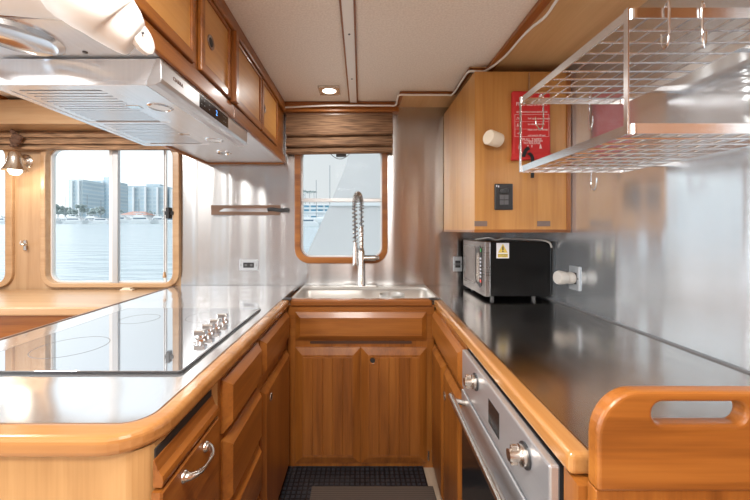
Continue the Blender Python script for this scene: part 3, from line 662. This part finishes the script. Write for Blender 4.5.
tag(mk('round_peg', lathe(B(), [(0,0),(.030,0),(.034,.004),(.036,.070),(.033,.075),(0,.075)], k0+V(.030,-.026,.0), (-.9,-.45,.12), 28), 'cream', smooth=True), 'round cream peg sticking out of the wall cabinet left of red pouch', 'peg')
# fire blanket pouch
t = thing('fire_blanket', 'red fire blanket pouch with white print hanging on the wall cabinet', 'fire blanket', P(531,160,CY))
def fp(u, v): q = P(u, v, CY-.03); return (q.x, q.z)
bm = plate(B(), [fp(512,160),fp(553.5,159),fp(551.5,154),fp(551,91),fp(513,90),fp(513.5,154)], [], XZ(CY-.028), (0,.0275,0)); mk('pouch', bm, 'red', t, bev=.010, seg=3)
bm = plate(B(), [fp(511,159.5),fp(554,158.8),fp(553,153.4),fp(512,153.8)], [], XZ(CY-.031), (0,.006,0)); mk('hem', bm, 'red', t, bev=.0025)
def fr3(u, v): q = P(u, v, CY-.03); return V(q.x, CY-.0292, q.z)
bm = B(); px_ = (CY-.03)/F
text(bm, 'FIRE BLANKET', px_*5.0, fr3(532,104), (1,0,0), (0,0,1))
mk('title_print', bm, 'red_pale', t)
bm = B()
for v in (112,): text(bm, 'READ INSTRUCTIONS BEFORE USE', px_*2.0, fr3(532,112), (1,0,0), (0,0,1))
for k, ln in enumerate(('Pull tapes down sharply', 'to release blanket', 'Place over the flames', 'and switch off heat', 'Leave until cool')): text(bm, ln, px_*2.3, fr3(528,118.5+k*5.6), (1,0,0), (0,0,1), align='LEFT')
mk('instruction_print', bm, 'red_pale', t); bm = B()
text(bm, 'PULL TAPES', px_*3.7, fr3(532,139.6), (1,0,0), (0,0,1)); text(bm, 'TO RELEASE', px_*3.2, fr3(532,143.0), (1,0,0), (0,0,1))
mk('release_print', bm, 'red_pale', t)
bm = B()
fl = [fr3(515,114.5),fr3(549,114.5),fr3(549,136.5),fr3(515,136.5)]
for i in range(4): tube(bm, [fl[i], fl[(i+1)%4]], .0006, 4)
for v in (121.5,129): tube(bm, [fr3(515,v), fr3(549,v)], .0005, 4)
mk('print_frame', bm, 'red_pale', t)
bm = B()
for (u, v) in ((518.5,118),(519,125),(519.5,132.5)):
    for k in range(4): tube(bm, [fr3(u-2+k*1.1,v+random.uniform(-2,2)), fr3(u-1.2+k*1.2,v+random.uniform(-2,2.4))], .0016, 5)
for u in (519.5,540.5):
    tube(bm, [fr3(u,148.5), fr3(u,144.2)], lambda s: .006*(1-s)+.0012, 4)
for u in (528,532): tube(bm, [fr3(u,147.2), fr3(u,145)], .002, 4)
mk('pictograms', bm, 'red_pale', t)
def strap(pts, w): return tube(B(), smooth_path(pts, 6), (w, .0014), 8, flat=(1,0,0))
mk('pull_tape', strap([fr3(523,157)+V(0,-.004,0), fr3(524,152)+V(0,-.012,0), fr3(526,149.5)+V(0,-.010,0), fr3(529,148)+V(0,-.002,0)], .009), 'strap', t, smooth=True)
mk('pull_tape', strap([fr3(528.5,153)+V(0,-.003,0), fr3(531,157)+V(0,-.011,0), fr3(531.7,165)+V(0,-.009,0), fr3(532,178)+V(0,-.004,0)], .010), 'strap', t, smooth=True)
mk('hanging_loop', tube(B(), [P(529,90,CY-.008), P(529,73,CY-.003)], .004, 6), 'nickel', t)

# white cable along the trims
cz = ZC-.028
cab = [V(-.50,2.192,2.105), V(-.2,2.166,2.108), V(.15,2.166,2.108), V(.222,2.16,2.108), V(.226,2.09,cz+.002), V(.232,2.008,cz), V(.30,2.004,cz), V(.50,2.004,cz), V(.548,1.99,cz), V(.549,1.80,cz), V(.553,1.71,cz), V(.60,1.706,cz), V(.640,1.69,cz), V(.676,1.56,cz+.004), V(.680,1.42,cz+.006), V(.684,1.33,cz), V(.70,1.26,cz), V(.69,1.15,cz), V(.69,.9,cz)]
tag(mk('white_cable', tube(B(), smooth_path(cab, 6), .0055, 8), 'white', smooth=True), 'white cable clipped along the ceiling trim towards the wall cabinet', 'cable')

# ceiling downlight
def downlight(name, label, x, y, z, w, square=True):
    t = thing(name, label, 'light', (x, y, z))
    if square:
        mk('bezel', plate(B(), rr(x-w/2,x+w/2,y-w/2,y+w/2,.006), [circ(x,y,w*.33)], XY(z-.012), (0,0,.012)), 'nickel', t, bev=.003)
        mk('lamp_lens', lathe(B(), [(0,-.006),(w*.2,-.006),(w*.32,-.003),(w*.32,-.001)], (x,y,z)), 'lamp_on', t, smooth=True)
    else:
        mk('ring', lathe(B(), [(w*.36,-.004),(w*.42,-.010),(w*.5,-.004),(w*.5,0),(w*.36,0)], (x,y,z)), 'chrome', t, smooth=True)
        mk('lamp_lens', lathe(B(), [(0,-.004),(w*.34,-.003),(w*.37,-.001)], (x,y,z)), 'led_ring', t, smooth=True)
    return t
downlight('ceiling_light', 'small square lit downlight in the ceiling near the sink window', -.19, 1.995, ZC, .125)

# ------------------------------------------------------------------ upper left cabinets, hood
UZ = 1.755; UX = -.522
def upper(name, label, y0, y1, doors, extra=None):
    t = thing(name, label, 'cabinet', (-.78,(y0+y1)/2,UZ))
    mk('carcass', bx(-1.04,UX,y0,y1,UZ+.004,2.137), 'teakY', t)
    mk('underside_panel', bx(-1.03,UX-.004,y0,y1,UZ-.001,UZ+.0035), 'steel_hood', t)
    mk('bottom_rail', bx(UX,UX+.014,y0,y1,UZ-.006,UZ+.045), 'teakY', t, bev=.004)
    mk('underside_trim', bx(-1.05,-1.03,y0,y1,UZ-.014,UZ+.02), 'teakY', t, bev=.003)
    for d0, d1, py in doors:
        z0, z1 = UZ+.056, 2.082
        d = mk('door', plate(B(), [(d0,z0),(d1,z0),(d1,z1),(d0,z1)], [[(d0+.026,z0+.034),(d1-.020,z0+.034),(d1-.020,z1-.014),(d0+.026,z1-.014)]], YZ(UX), (.016,0,0)), 'teakY', t, bev=.004)
        mk('door_panel', bx(UX+.001,UX+.009,d0+.02,d1-.014,z0+.03,z1-.01), 'birchY', d)
        if py: pull(d, V(UX+.0095,py,z0+.13), nX, .019, ring='walnutX')
    return t
uc = upper('upper_cabinet', 'near upper left cabinet above the cooker hood with paneled doors', .712, 1.335, [(.722,1.02,None), (1.06,1.302,1.135)])
mk('end_stile', bx(UX,UX+.034,1.305,1.335,UZ+.05,2.084), 'teakZ', uc, bev=.002)
uf = upper('upper_cabinet', 'far upper left cabinet beside the woven blind with two doors', 1.338, WB, [(1.36,1.70,None), (1.72,2.03,1.76)])
mk('back_trim', bx(-1.03,UX,WB-.022,WB,UZ-.014,UZ-.002), 'teakX', uf, bev=.002)
downlight('cabinet_light', 'round light under the far upper cabinet beyond the cooker hood', -.80, 1.94, UZ-.001, .085, False)
downlight('cabinet_light', 'round light in steel underside above near end of cooker hood', -.80, .775, UZ-.001, .17, False)
tag(mk('underside_screw', lathe(B(), [(.006,0),(.006,-.003),(0,-.004)], (-.70,.845,UZ-.001), n=10), 'grey_key'), 'dark screw head in steel underside beside the round light', 'screw')

t = thing('range_hood', 'brushed steel cooker hood with slotted filters and dark touch panel', 'cooker hood', (-.75,1.19,1.68))
HX0, HX1, HY0, HY1, HZ0, HZ1 = -.972, -.532, .864, 1.516, 1.690, 1.7485
mk('hood_body', bx(HX0+.02,HX1,HY0+.004,HY1-.01,HZ0,HZ1), 'steel_hood', t)
bm = B()     # front strip: a flat face over a rolled lower lip
pr = [(HX1,HZ1),(HX1+.014,HZ1),(HX1+.014,HZ0+.006),(HX1+.010,HZ0-.004),(HX1-.002,HZ0-.010),(HX1-.025,HZ0-.012),(HX1-.025,HZ0)]
A = [bm.verts.new((x,HY0,z)) for x, z in pr]; D = [bm.verts.new((x,HY1,z)) for x, z in pr]
bm.faces.new(A); bm.faces.new(D[::-1])
for i in range(len(pr)): bm.faces.new((A[i], A[(i+1)%len(pr)], D[(i+1)%len(pr)], D[i]))
bmesh.ops.recalc_face_normals(bm, faces=bm.faces)
fs = mk('front_strip', bm, 'steel_oven', t, bev=.002)
mk('underside_frame', plate(B(), [(HX0,HY0),(HX1-.025,HY0),(HX1-.025,HY1-.02),(HX0,HY1-.02)], [rr(HX0+.025,-.665,HY0+.03,1.165,.008), rr(HX0+.025,-.665,1.185,1.465,.008)], XY(HZ0-.012), (0,0,.012)), 'steel_hood', t, bev=.002)
for y0, y1 in ((HY0+.028,1.167), (1.183,1.467)):
    fb = mk('filter_backing', bx(HX0+.023,-.663,y0,y1,HZ0-.005,HZ0-.0005), 'grey_key', t); f = box(bx(HX0+.0255,HX0+.05,y0+.003,y1-.003,HZ0-.0105,HZ0-.0052), -.70,-.666,y0+.003,y1-.003,HZ0-.0105,HZ0-.0052); k = 13
    for i in range(k):
        y = y0+.012+(y1-y0-.024)*i/k; box(f, HX0+.049,-.699,y,y+(y1-y0-.024)/k*.70,HZ0-.0105,HZ0-.0052)
    ff = mk('grease_filter', f, 'steel_hood', t)
    mk('filter_latch', bx(-.715,-.675,(y0+y1)/2-.02,(y0+y1)/2+.005,HZ0-.0115,HZ0-.004), 'chrome', ff, bev=.001)
for y in (1.02,1.395):
    l = mk('hood_light', lathe(B(), [(.026,-.001),(.030,-.004),(.036,-.001),(.036,.001)], (-.615,y,HZ0-.012)), 'chrome', t, smooth=True)
    mk('light_lens', lathe(B(), [(0,-.002),(.027,-.001)], (-.615,y,HZ0-.0122)), 'led_ring', l, smooth=True)
xp = HX1+.0142
y0, y1 = .545*F/(361-199.5), .545*F/(361-228)
y0, y1 = (361-199.5), (361-228)
y0, y1 = (-xp)*F/y0, (-xp)*F/y1
cp = mk('touch_panel', bx(xp-.001,xp+.0012,y0,y1,HZ0+.006,HZ1-.010), 'black_gloss', fs, bev=.0004)
bm = text(B(), '2', .026, (xp+.0014,(y0+y1)/2+.01,HZ0+.029), (0,1,0), (0,0,1), .0003)
mk('display_digit', bm, 'display', cp)
bm = B()
for i in (-.105,-.085,-.05,.07,.085):
    for j in (-.008,.008): box(bm, xp+.001,xp+.0015,(y0+y1)/2+i,(y0+y1)/2+i+.006,HZ0+.028+j,HZ0+.031+j)
mk('touch_keys', bm, 'grey_key', cp)
mk('lettering', text(B(), 'CIARRA', .015, (xp+.0004,.943,HZ0+.030), (0,1,0), (0,0,1), .0004), 'brown_plate', fs)

# white padded cover hanging below the near cabinet
pth = smooth_path([P(-130,-34,.60), P(-50,-30,.60), P(25,-24,.605), P(70,-18,.61), P(97,3,.62), P(114,20,.64), P(128,33,.655), P(138,40,.665)], 8)
def rad(s):
    r = .076 if s < .5 else .076-.038*((s-.5)/.5)**.9
    e = max(0.0, (s-.93)/.07); return (r*(1-.45*e*e), r*.85*(1-.45*e*e))
t = thing('padded_duct', 'white padded curved cover hanging below the upper left cabinet', 'duct cover', P(60,20,.61))
mk('padded_cover', tube(B(), pth, rad, 24), 'white_pad', t, smooth='all')
seam = [p+V(.012,-.95*rad(i/(len(pth)-1))[1]+.004,.004+.012*(1-i/len(pth))) for i, p in enumerate(pth)][14:-4]
mk('seam', tube(B(), seam, .006, 8), 'white_pad', t, smooth='all')
mk('end_cap', lathe(B(), [(0,0),(.026,0),(.030,.004),(.029,.012),(.018,.016),(0,.016)], P(138.5,39,.665), (.8,-.1,.1), 20), 'white_pad', t, smooth=True)
mk('end_screw', lathe(B(), [(0,0),(.003,0),(.003,.002),(0,.002)], P(142.5,33,.652), (1,-.2,0), 8), 'grey_key', t)

# ------------------------------------------------------------------ wire rack on the right wall
t = thing('wire_rack', 'two tier chrome wire shelf rack fixed to right wall', 'rack', (.79,.98,1.51))
RX0, RX1, RY0, RY1 = .583, .965, .722, 1.225
for nm, z in (('lower_shelf', CAM_Z+.207), ('upper_shelf', CAM_Z+.458)):
    bm = B()
    plate(bm, rr(RX0,RX1,RY0,RY1,.016,5), [rr(RX0+.004,RX1-.004,RY0+.004,RY1-.004,.013,5)], XY(z), (0,0,.022))
    sh_ = mk(nm, bm, 'rack_steel', t)
    bm = B()
    for i in range(1, 8): x = RX0+(RX1-RX0)*i/8; tube(bm, [V(x,RY0+.004,z+.006), V(x,RY1-.004,z+.006)], .0028, 6)
    for i in range(1, 10): y = RY0+(RY1-RY0)*i/10; tube(bm, [V(RX0+.004,y,z+.0025), V(RX1-.004,y,z+.0025)], .0028, 6)
    mk('wire_grid', bm, 'rack_steel', sh_, smooth=True)
for y in (RY0+.002, RY1-.016):
    mk('post', bx(RX0-.003,RX0+.0005,y,y+.012,CAM_Z+.207,CAM_Z+.482), 'rack_steel', t, bev=.0005)
for z in (CAM_Z+.21, CAM_Z+.461):
    for y in (.85, 1.11): mk('wall_bracket', bx(RX1-.002,1.04,y,y+.02,z,z+.016), 'rack_steel', t)
def hook(name, label, x, y, z, d, s=1, ln=.075):
    d = Vector(d); p = [V(x,y,z)-d*.012+V(0,0,-.012), V(x,y,z)-d*.010+V(0,0,.008), V(x,y,z)+V(0,0,.014), V(x,y,z)+d*.010+V(0,0,.006), V(x,y,z)+d*.010+V(0,0,-.02), V(x,y,z)+d*.010+V(0,0,-ln+.012), V(x,y,z)-d*.006+V(0,0,-ln-.008), V(x,y,z)-d*.026+V(0,0,-ln+.008), V(x,y,z)-d*.031+V(0,0,-ln+.035)]
    tag(mk(name, tube(B(), smooth_path(p, 6), .0024, 8), 'chrome', smooth=True), label, 'hook', 'hooks on the wire rack')
zt = CAM_Z+.458+.0215
def rx(u): return (u-361)*RY0/F
hook('s_hook', 'wire hook hanging from near front band of upper shelf, left of the pair', rx(668), RY0+.002, zt, (-.4,-.9,0))
hook('s_hook', 'wire hook hanging from near front band of upper shelf, right of the pair', rx(704), RY0+.002, zt, (-.8,-.6,0))
hook('s_hook', 'wire hook hanging from far end of upper shelf in front of red pouch', (541-361)*RY1/F, RY1-.002, zt, (.8,.2,0), ln=.105)
hook('s_hook', 'wire hook hanging from far end of upper shelf right of red pouch', (590-361)*RY1/F, RY1-.002, zt, (.35,.9,0), ln=.11)
hook('s_hook', 'short wire hook below far end of the lower shelf', (592-361)*RY1/F, RY1-.002, CAM_Z+.207+.0215, (.1,.9,0), ln=.08)

# ------------------------------------------------------------------ floor mats
tag(mk('rubber_mat', bx(-.40,.338,-.6,1.816,.0005,.012), 'grid'), 'black rubber grid mat covering the aisle floor', 'mat')
tag(mk('floor_mat', bx(-.245,.36,.2,1.665,.0125,.021), 'ribbed', bev=.003), 'brownish ribbed mat lying on top of the black grid mat', 'mat')

# ------------------------------------------------------------------ outside: harbour
def zw(Y): return -1.2+.0305*Y
bm = B(); v = [bm.verts.new(p) for p in ((-420,3.4,zw(3.4)),(420,3.4,zw(3.4)),(420,220,zw(220)),(-420,220,zw(220)))]; bm.faces.new(v)
struct('water', bm, 'water')
Q = 214
struct('quay', bx(-420,420,Q,Q+200,zw(Q)-1,zw(Q)+.9), 'concrete')
def tower(label, u0, u1, v0, Y, mat, roof=None, blocks=()):
    z0 = zw(Q)+.9; a, b = P(u0,v0,Y), P(u1,v0,Y)
    t = thing('apartment_tower', label, 'building', ((a.x+b.x)/2,Y,z0))
    mk('tower_block', bx(a.x,b.x,Y,Y+22,z0,a.z), mat, t)
    for (p, q, w) in blocks:
        c, d = P(p,w,Y), P(q,w,Y); mk('roof_block', bx(c.x,d.x,Y+4,Y+14,a.z,c.z), mat, t)
    bm = B(); n = max(2, int((b.x-a.x)/9))
    for i in range(n): x = a.x+(b.x-a.x)*(i+.5)/n; box(bm, x-.7,x+.7,Y-1.2,Y,z0,a.z-1)
    mk('balcony_stack', bm, 'hull', t)
tower('hazy pale blue apartment tower, tallest and leftmost beyond the marina', 69, 83, 179.5, 264, 'tower', blocks=())
tower('hazy pale blue tower with rooftop block, second from left beyond marina', 83.2, 110, 180.5, 292, 'tower', blocks=((100,107,176.5),))
tower('narrow hazy pale tower seen just right of the window mullion', 110.5, 122.5, 185, 322, 'tower_b')
tower('wide hazy grey blue apartment block with low roof box right of the mullion', 128, 164, 186, 260, 'tower_b', blocks=((143,157,183.5),))
tower('hazy grey blue block beside the right edge of the harbour window', 169, 182, 188, 262, 'tower_b')
# low red-roofed club house
a, b = P(120,215,222), P(147,215,222)
t = thing('club_house', 'low building with red hipped roof behind the moored boats', 'building', ((a.x+b.x)/2,215,zw(Q)+.9))
mk('wall', bx(a.x,b.x,222,231,zw(Q)+.9,a.z), 'hull', t)
bm = B(); q = [bm.verts.new(p) for p in ((a.x-1,221,a.z),(b.x+1,221,a.z),(b.x+1,232,a.z),(a.x-1,232,a.z),(a.x+5,226.5,a.z+2.6),(b.x-5,226.5,a.z+2.6))]
for f in ((0,1,5,4),(1,2,5),(2,3,4,5),(3,0,4),(3,2,1,0)): bm.faces.new([q[i] for i in f])
mk('roof', bm, 'roof_red', t)
# hotel in the sink window
a, b = P(297,205.5,215), P(337,205.5,215)
t = thing('hotel', 'blue and white balconied hotel seen low through the sink window', 'building', ((a.x+b.x)/2,215,zw(Q)+.9))
mk('hotel_block', bx(a.x,b.x,215,232,zw(Q)+.9,a.z), 'hotel', t)
bm = B()
for k in range(5): box(bm, a.x,b.x,213.6,215,zw(Q)+2.2+k*2.25,zw(Q)+2.9+k*2.25)
mk('balcony', bm, 'hull', t)
mk('teal_panel', bx(P(328,0,214).x,P(334,0,214).x,213.2,213.6,P(0,213,214).z,P(0,206,214).z), 'teal', t)
# boats
def boat(x, Y, L_, label, kind=0, group='yachts moored across the harbour'):
    z = zw(Y); t = thing('motor_yacht' if kind != 2 else 'sailboat', label, 'boat', (x,Y,z), group)
    w = L_*.16; bm = B()
    lo = [(x-L_*.44,Y-w*.7),(x+L_*.30,Y-w*.7),(x+L_*.42,Y),(x+L_*.30,Y+w*.7),(x-L_*.44,Y+w*.7)]
    hi = [(x-L_*.48,Y-w),(x+L_*.32,Y-w),(x+L_*.52,Y),(x+L_*.32,Y+w),(x-L_*.48,Y+w)]
    A = [bm.verts.new((*p,z-.3)) for p in lo]; D = [bm.verts.new((*p,z+L_*.12+(L_*.03 if i == 2 else 0))) for i, p in enumerate(hi)]
    bm.faces.new(A[::-1]); bm.faces.new(D)
    for i in range(5): bm.faces.new((A[i],A[(i+1)%5],D[(i+1)%5],D[i]))
    bmesh.ops.recalc_face_normals(bm, faces=bm.faces); mk('hull', bm, 'hull', t)
    zd = z+L_*.12
    def wedge(x0, x1, h, s, zb, ww):
        m_ = B(); v_ = [m_.verts.new(p) for p in ((x0,Y-ww,zb),(x1,Y-ww,zb),(x1,Y+ww,zb),(x0,Y+ww,zb),(x0+s*.3,Y-ww*.9,zb+h),(x1-s,Y-ww*.9,zb+h),(x1-s,Y+ww*.9,zb+h),(x0+s*.3,Y+ww*.9,zb+h))]
        for f in ((3,2,1,0),(4,5,6,7),(0,1,5,4),(1,2,6,5),(2,3,7,6),(3,0,4,7)): m_.faces.new([v_[i] for i in f])
        return m_
    if kind != 2:
        cb = mk('cabin', wedge(x-L_*.36,x+L_*.26,L_*.11,L_*.10,zd,w*.8), 'hull', t)
        mk('cabin_window', bx(x-L_*.30,x+L_*.15,Y-w*.82,Y-w*.70,zd+L_*.035,zd+L_*.08), 'boat_glass', cb)
        if kind == 1:
            mk('flybridge', wedge(x-L_*.30,x+L_*.08,L_*.07,L_*.06,zd+L_*.11,w*.7), 'hull', t)
            mk('hard_top', bx(x-L_*.30,x-L_*.02,Y-w*.7,Y+w*.7,zd+L_*.235,zd+L_*.25), 'hull', t)
            mk('top_support', box(bx(x-L_*.27,x-L_*.25,Y-.1,Y+.1,zd+L_*.17,zd+L_*.24), x-L_*.06,x-L_*.04,Y-.1,Y+.1,zd+L_*.17,zd+L_*.24), 'hull', t)
    else:
        mk('cabin', wedge(x-L_*.2,x+L_*.2,L_*.05,L_*.05,zd,w*.6), 'hull', t)
        mk('mast', tube(B(), [V(x+L_*.05,Y,zd), V(x+L_*.05,Y,zd+L_*1.15)], .15, 6), 'mast', t)
        mk('boom', tube(B(), [V(x+L_*.05,Y,zd+L_*.14), V(x-L_*.4,Y,zd+L_*.14)], .12, 6), 'hull', t)
xs = [(52,12,1),(60,10,0),(67,12,1),(77,13,1),(87,11,0),(95,14,1),(104,12,0),(122,16,1),(133,13,1),(144,15,1),(153,11,0),(162,14,1),(172,13,0),(3,13,1)]
for n_, (u, L_, k) in enumerate(xs):
    Y = (174,186,198)[n_ % 3]
    boat(P(u,0,Y).x, Y, L_, 'white motor yacht in the long row moored across the harbour' if k else 'small white cabin boat in the long row moored across the harbour', k, 'yachts moored across the harbour' if k else 'cabin boats moored across the harbour')
for n_, (u, L_) in enumerate(((64,13),(86,14),(100,11),(138,12),(166,13))):
    Y = (205,211)[n_ % 2]; boat(P(u,0,Y).x, Y, L_, 'sailboat with bare mast behind the moored motor yachts', 2, 'sailboats behind the motor yachts')
boat(P(309,0,110).x, 110, 11, 'white boat moored in front of the blue and white hotel', 1, None)
boat(P(327.5,0,150).x, 150, 21, 'sailboat with the taller mast seen through sink window', 2, None)
boat(P(314.5,0,185).x, 185, 19, 'sailboat with the shorter mast seen through sink window', 2, None)
def palm(x, Y, h, label, group):
    z = zw(Q)+.9; t = thing('palm_tree', label, 'tree', (x,Y,z), group)
    mk('trunk', tube(B(), [V(x,Y,z), V(x+.2,Y,z+h*.5), V(x,Y,z+h)], .25, 6), 'concrete', t)
    bm = B()
    for k in range(13):
        a = k*2.4; e = random.uniform(-.2,.9); d = V(math.cos(a)*math.cos(e), math.sin(a)*math.cos(e), math.sin(e)); p = V(x,Y,z+h)
        tube(bm, smooth_path([p, p+d*1.3, p+d*2.3+V(0,0,-.6), p+d*2.7+V(0,0,-1.6)], 3), lambda s: (.40*(1-s)+.05, .05), 5, flat=(0,0,1))
    mk('frond', bm, 'tree', t)
for n_, u in enumerate((301,305,309.5,314,345)):
    Y = 240+9*n_; palm(P(u,0,Y).x, Y, P(0,192+random.uniform(-1,3),Y).z-zw(Q)-.9, 'palm tree behind the hotel seen through the sink window', 'palms behind the hotel')
def bush(u, v, Y, r):
    r *= .72
    c = P(u,v,Y); bm = B(); z = zw(Q)+.9
    for k in range(26):
        q = V(random.gauss(0,.5)*r, random.gauss(0,.3)*r, random.uniform(-1,.55)*r); s = random.uniform(.25,.45)*r
        bmesh.ops.create_icosphere(bm, subdivisions=1, radius=s, matrix=Matrix.Translation(c+q))
    t = thing('shore_tree', 'dark shore tree standing behind the row of moored boats', 'tree', (c.x,Y,z), 'trees behind the moored boats')
    mk('crown', bm, 'tree', t); mk('trunk', tube(B(), [V(c.x,Y,z), V(c.x,Y,c.z)], .3, 6), 'concrete', t)
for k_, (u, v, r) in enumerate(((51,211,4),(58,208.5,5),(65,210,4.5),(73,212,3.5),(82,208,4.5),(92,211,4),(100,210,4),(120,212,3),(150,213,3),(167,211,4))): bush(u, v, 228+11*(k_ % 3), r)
# the neighbouring yacht alongside
def ny(u, v): q = P(u, v, 5.2); return (q.x, q.z)
t = thing('neighbour_yacht', 'pale grey raked side of a large yacht moored right outside the sink window', 'boat', (.9,5.5,zw(5)))
out = [ny(330,90), ny(349,140), ny(349.5,152), ny(346,165), ny(330,204), ny(303,262), ny(290,300), ny(292,420), (3.2,ny(0,420)[1]), (3.2,ny(0,90)[1])]
mk('superstructure', plate(B(), out, [], XZ(5.2), (0,2.2,0)), 'yacht', t)
mk('rub_rail', plate(B(), [ny(331,202.5),(3.2,ny(0,202.5)[1]),(3.2,ny(0,206)[1]),ny(329.3,206)], [], XZ(5.17), (0,.05,0)), 'hull', t)

# ------------------------------------------------------------------ camera, world, lights
cam = bpy.data.cameras.new('camera'); co = bpy.data.objects.new('camera', cam); C.objects.link(co)
co.location = (0,0,CAM_Z); co.rotation_euler = (PI/2,0,0); cam.sensor_width = 36; cam.lens = F/750*36
cam.shift_x = 14/750; cam.shift_y = -21/750; cam.clip_start = .02; cam.clip_end = 2000
sc = bpy.context.scene; sc.camera = co
wd = bpy.data.worlds.new('sky'); sc.world = wd; wd.use_nodes = True; nt = wd.node_tree; N = nt.nodes; Lk = nt.links
bg = N['Background']; tc = N.new('ShaderNodeTexCoord'); sp = N.new('ShaderNodeSeparateXYZ'); Lk.new(tc.outputs['Generated'], sp.inputs[0])
rz = N.new('ShaderNodeValToRGB'); e = rz.color_ramp.elements
e[0].position = .47; e[0].color = (.42,.50,.56,1); e[1].position = .5; e[1].color = (.95,.97,.98,1)
k = rz.color_ramp.elements.new(1); k.color = (.80,.88,.98,1)
mrz = N.new('ShaderNodeMapRange'); mrz.inputs['From Min'].default_value = -1; Lk.new(sp.outputs['Z'], mrz.inputs['Value']); Lk.new(mrz.outputs[0], rz.inputs['Fac'])
dt = N.new('ShaderNodeVectorMath'); dt.operation = 'DOT_PRODUCT'; dt.inputs[1].default_value = V(-1,-.05,.12).normalized(); Lk.new(tc.outputs['Generated'], dt.inputs[0])
mrx = N.new('ShaderNodeMapRange'); mrx.inputs['From Min'].default_value = -1; Lk.new(dt.outputs['Value'], mrx.inputs['Value'])
rs = N.new('ShaderNodeValToRGB'); e = rs.color_ramp.elements      # much brighter on the unseen left, added to boost daylight indoors
SKY = 15.0
e[0].position = .33; e[0].color = (.82/SKY,)*3+(1,); e[1].position = .99; e[1].color = (1,1,1,1)
k = rs.color_ramp.elements.new(.62); k.color = (.92/SKY,)*3+(1,)
k = rs.color_ramp.elements.new(.80); k.color = (1.45/SKY,)*3+(1,)
k = rs.color_ramp.elements.new(.885); k.color = (1.7/SKY,)*3+(1,)
ml = N.new('ShaderNodeMath'); ml.operation = 'MULTIPLY'; ml.inputs[1].default_value = SKY
Lk.new(mrx.outputs[0], rs.inputs['Fac']); Lk.new(rs.outputs['Color'], ml.inputs[0]); Lk.new(ml.outputs[0], bg.inputs['Strength']); Lk.new(rz.outputs['Color'], bg.inputs['Color'])
def area(loc, size, power, col=(1,.965,.91), rot=(0,0,0), shape='DISK', sy=None):
    l = bpy.data.lights.new('area_light', 'AREA'); l.shape = shape; l.size = size; l.energy = power; l.color = col
    if sy: l.size_y = sy
    o = bpy.data.objects.new('area_light', l); C.objects.link(o); o.location = loc; o.rotation_euler = rot; return o
area((-.19,1.995,ZC-.014), .08, 2.5)
for x, y, p in ((-.1,.25,20), (-.25,-.5,24), (.05,-1.4,20), (-1.9,1.2,26), (-1.9,-.4,24), (-1.6,-2.2,20), (-.3,-2.3,20)):  # added fill lights in the unseen ceiling, only to brighten the room
    area((x,y,ZC-.013), .42, p*1.2)
def portal(loc, sx_, sy_, rot):
    o = area(loc, sx_, 1, rot=rot, shape='RECTANGLE', sy=sy_); o.data.cycles.is_portal = True
portal((XL-.06,-.78,1.3), 1.42, 4.9, (0,-PI/2,0))
portal((-1.72,YR-.06,1.33), 2.4, .85, (PI/2,0,0))
pl = bpy.data.lights.new('sconce_light', 'POINT'); pl.energy = 1.2; pl.color = (1,.88,.7); pl.shadow_soft_size = .03
po = bpy.data.objects.new('sconce_light', pl); C.objects.link(po); po.location = SCONCE+V(0,-.02,-.13)
vs = sc.view_settings; vs.view_transform = 'Standard'; vs.look = 'None'; vs.exposure = 0; vs.gamma = 1; vs.use_curve_mapping = False
sc.cycles.use_denoising = True
sc.cycles.max_bounces = 10; sc.cycles.diffuse_bounces = 5; sc.cycles.glossy_bounces = 6; sc.cycles.transparent_max_bounces = 12
sc.cycles.sample_clamp_indirect = 6; sc.cycles.caustics_reflective = True
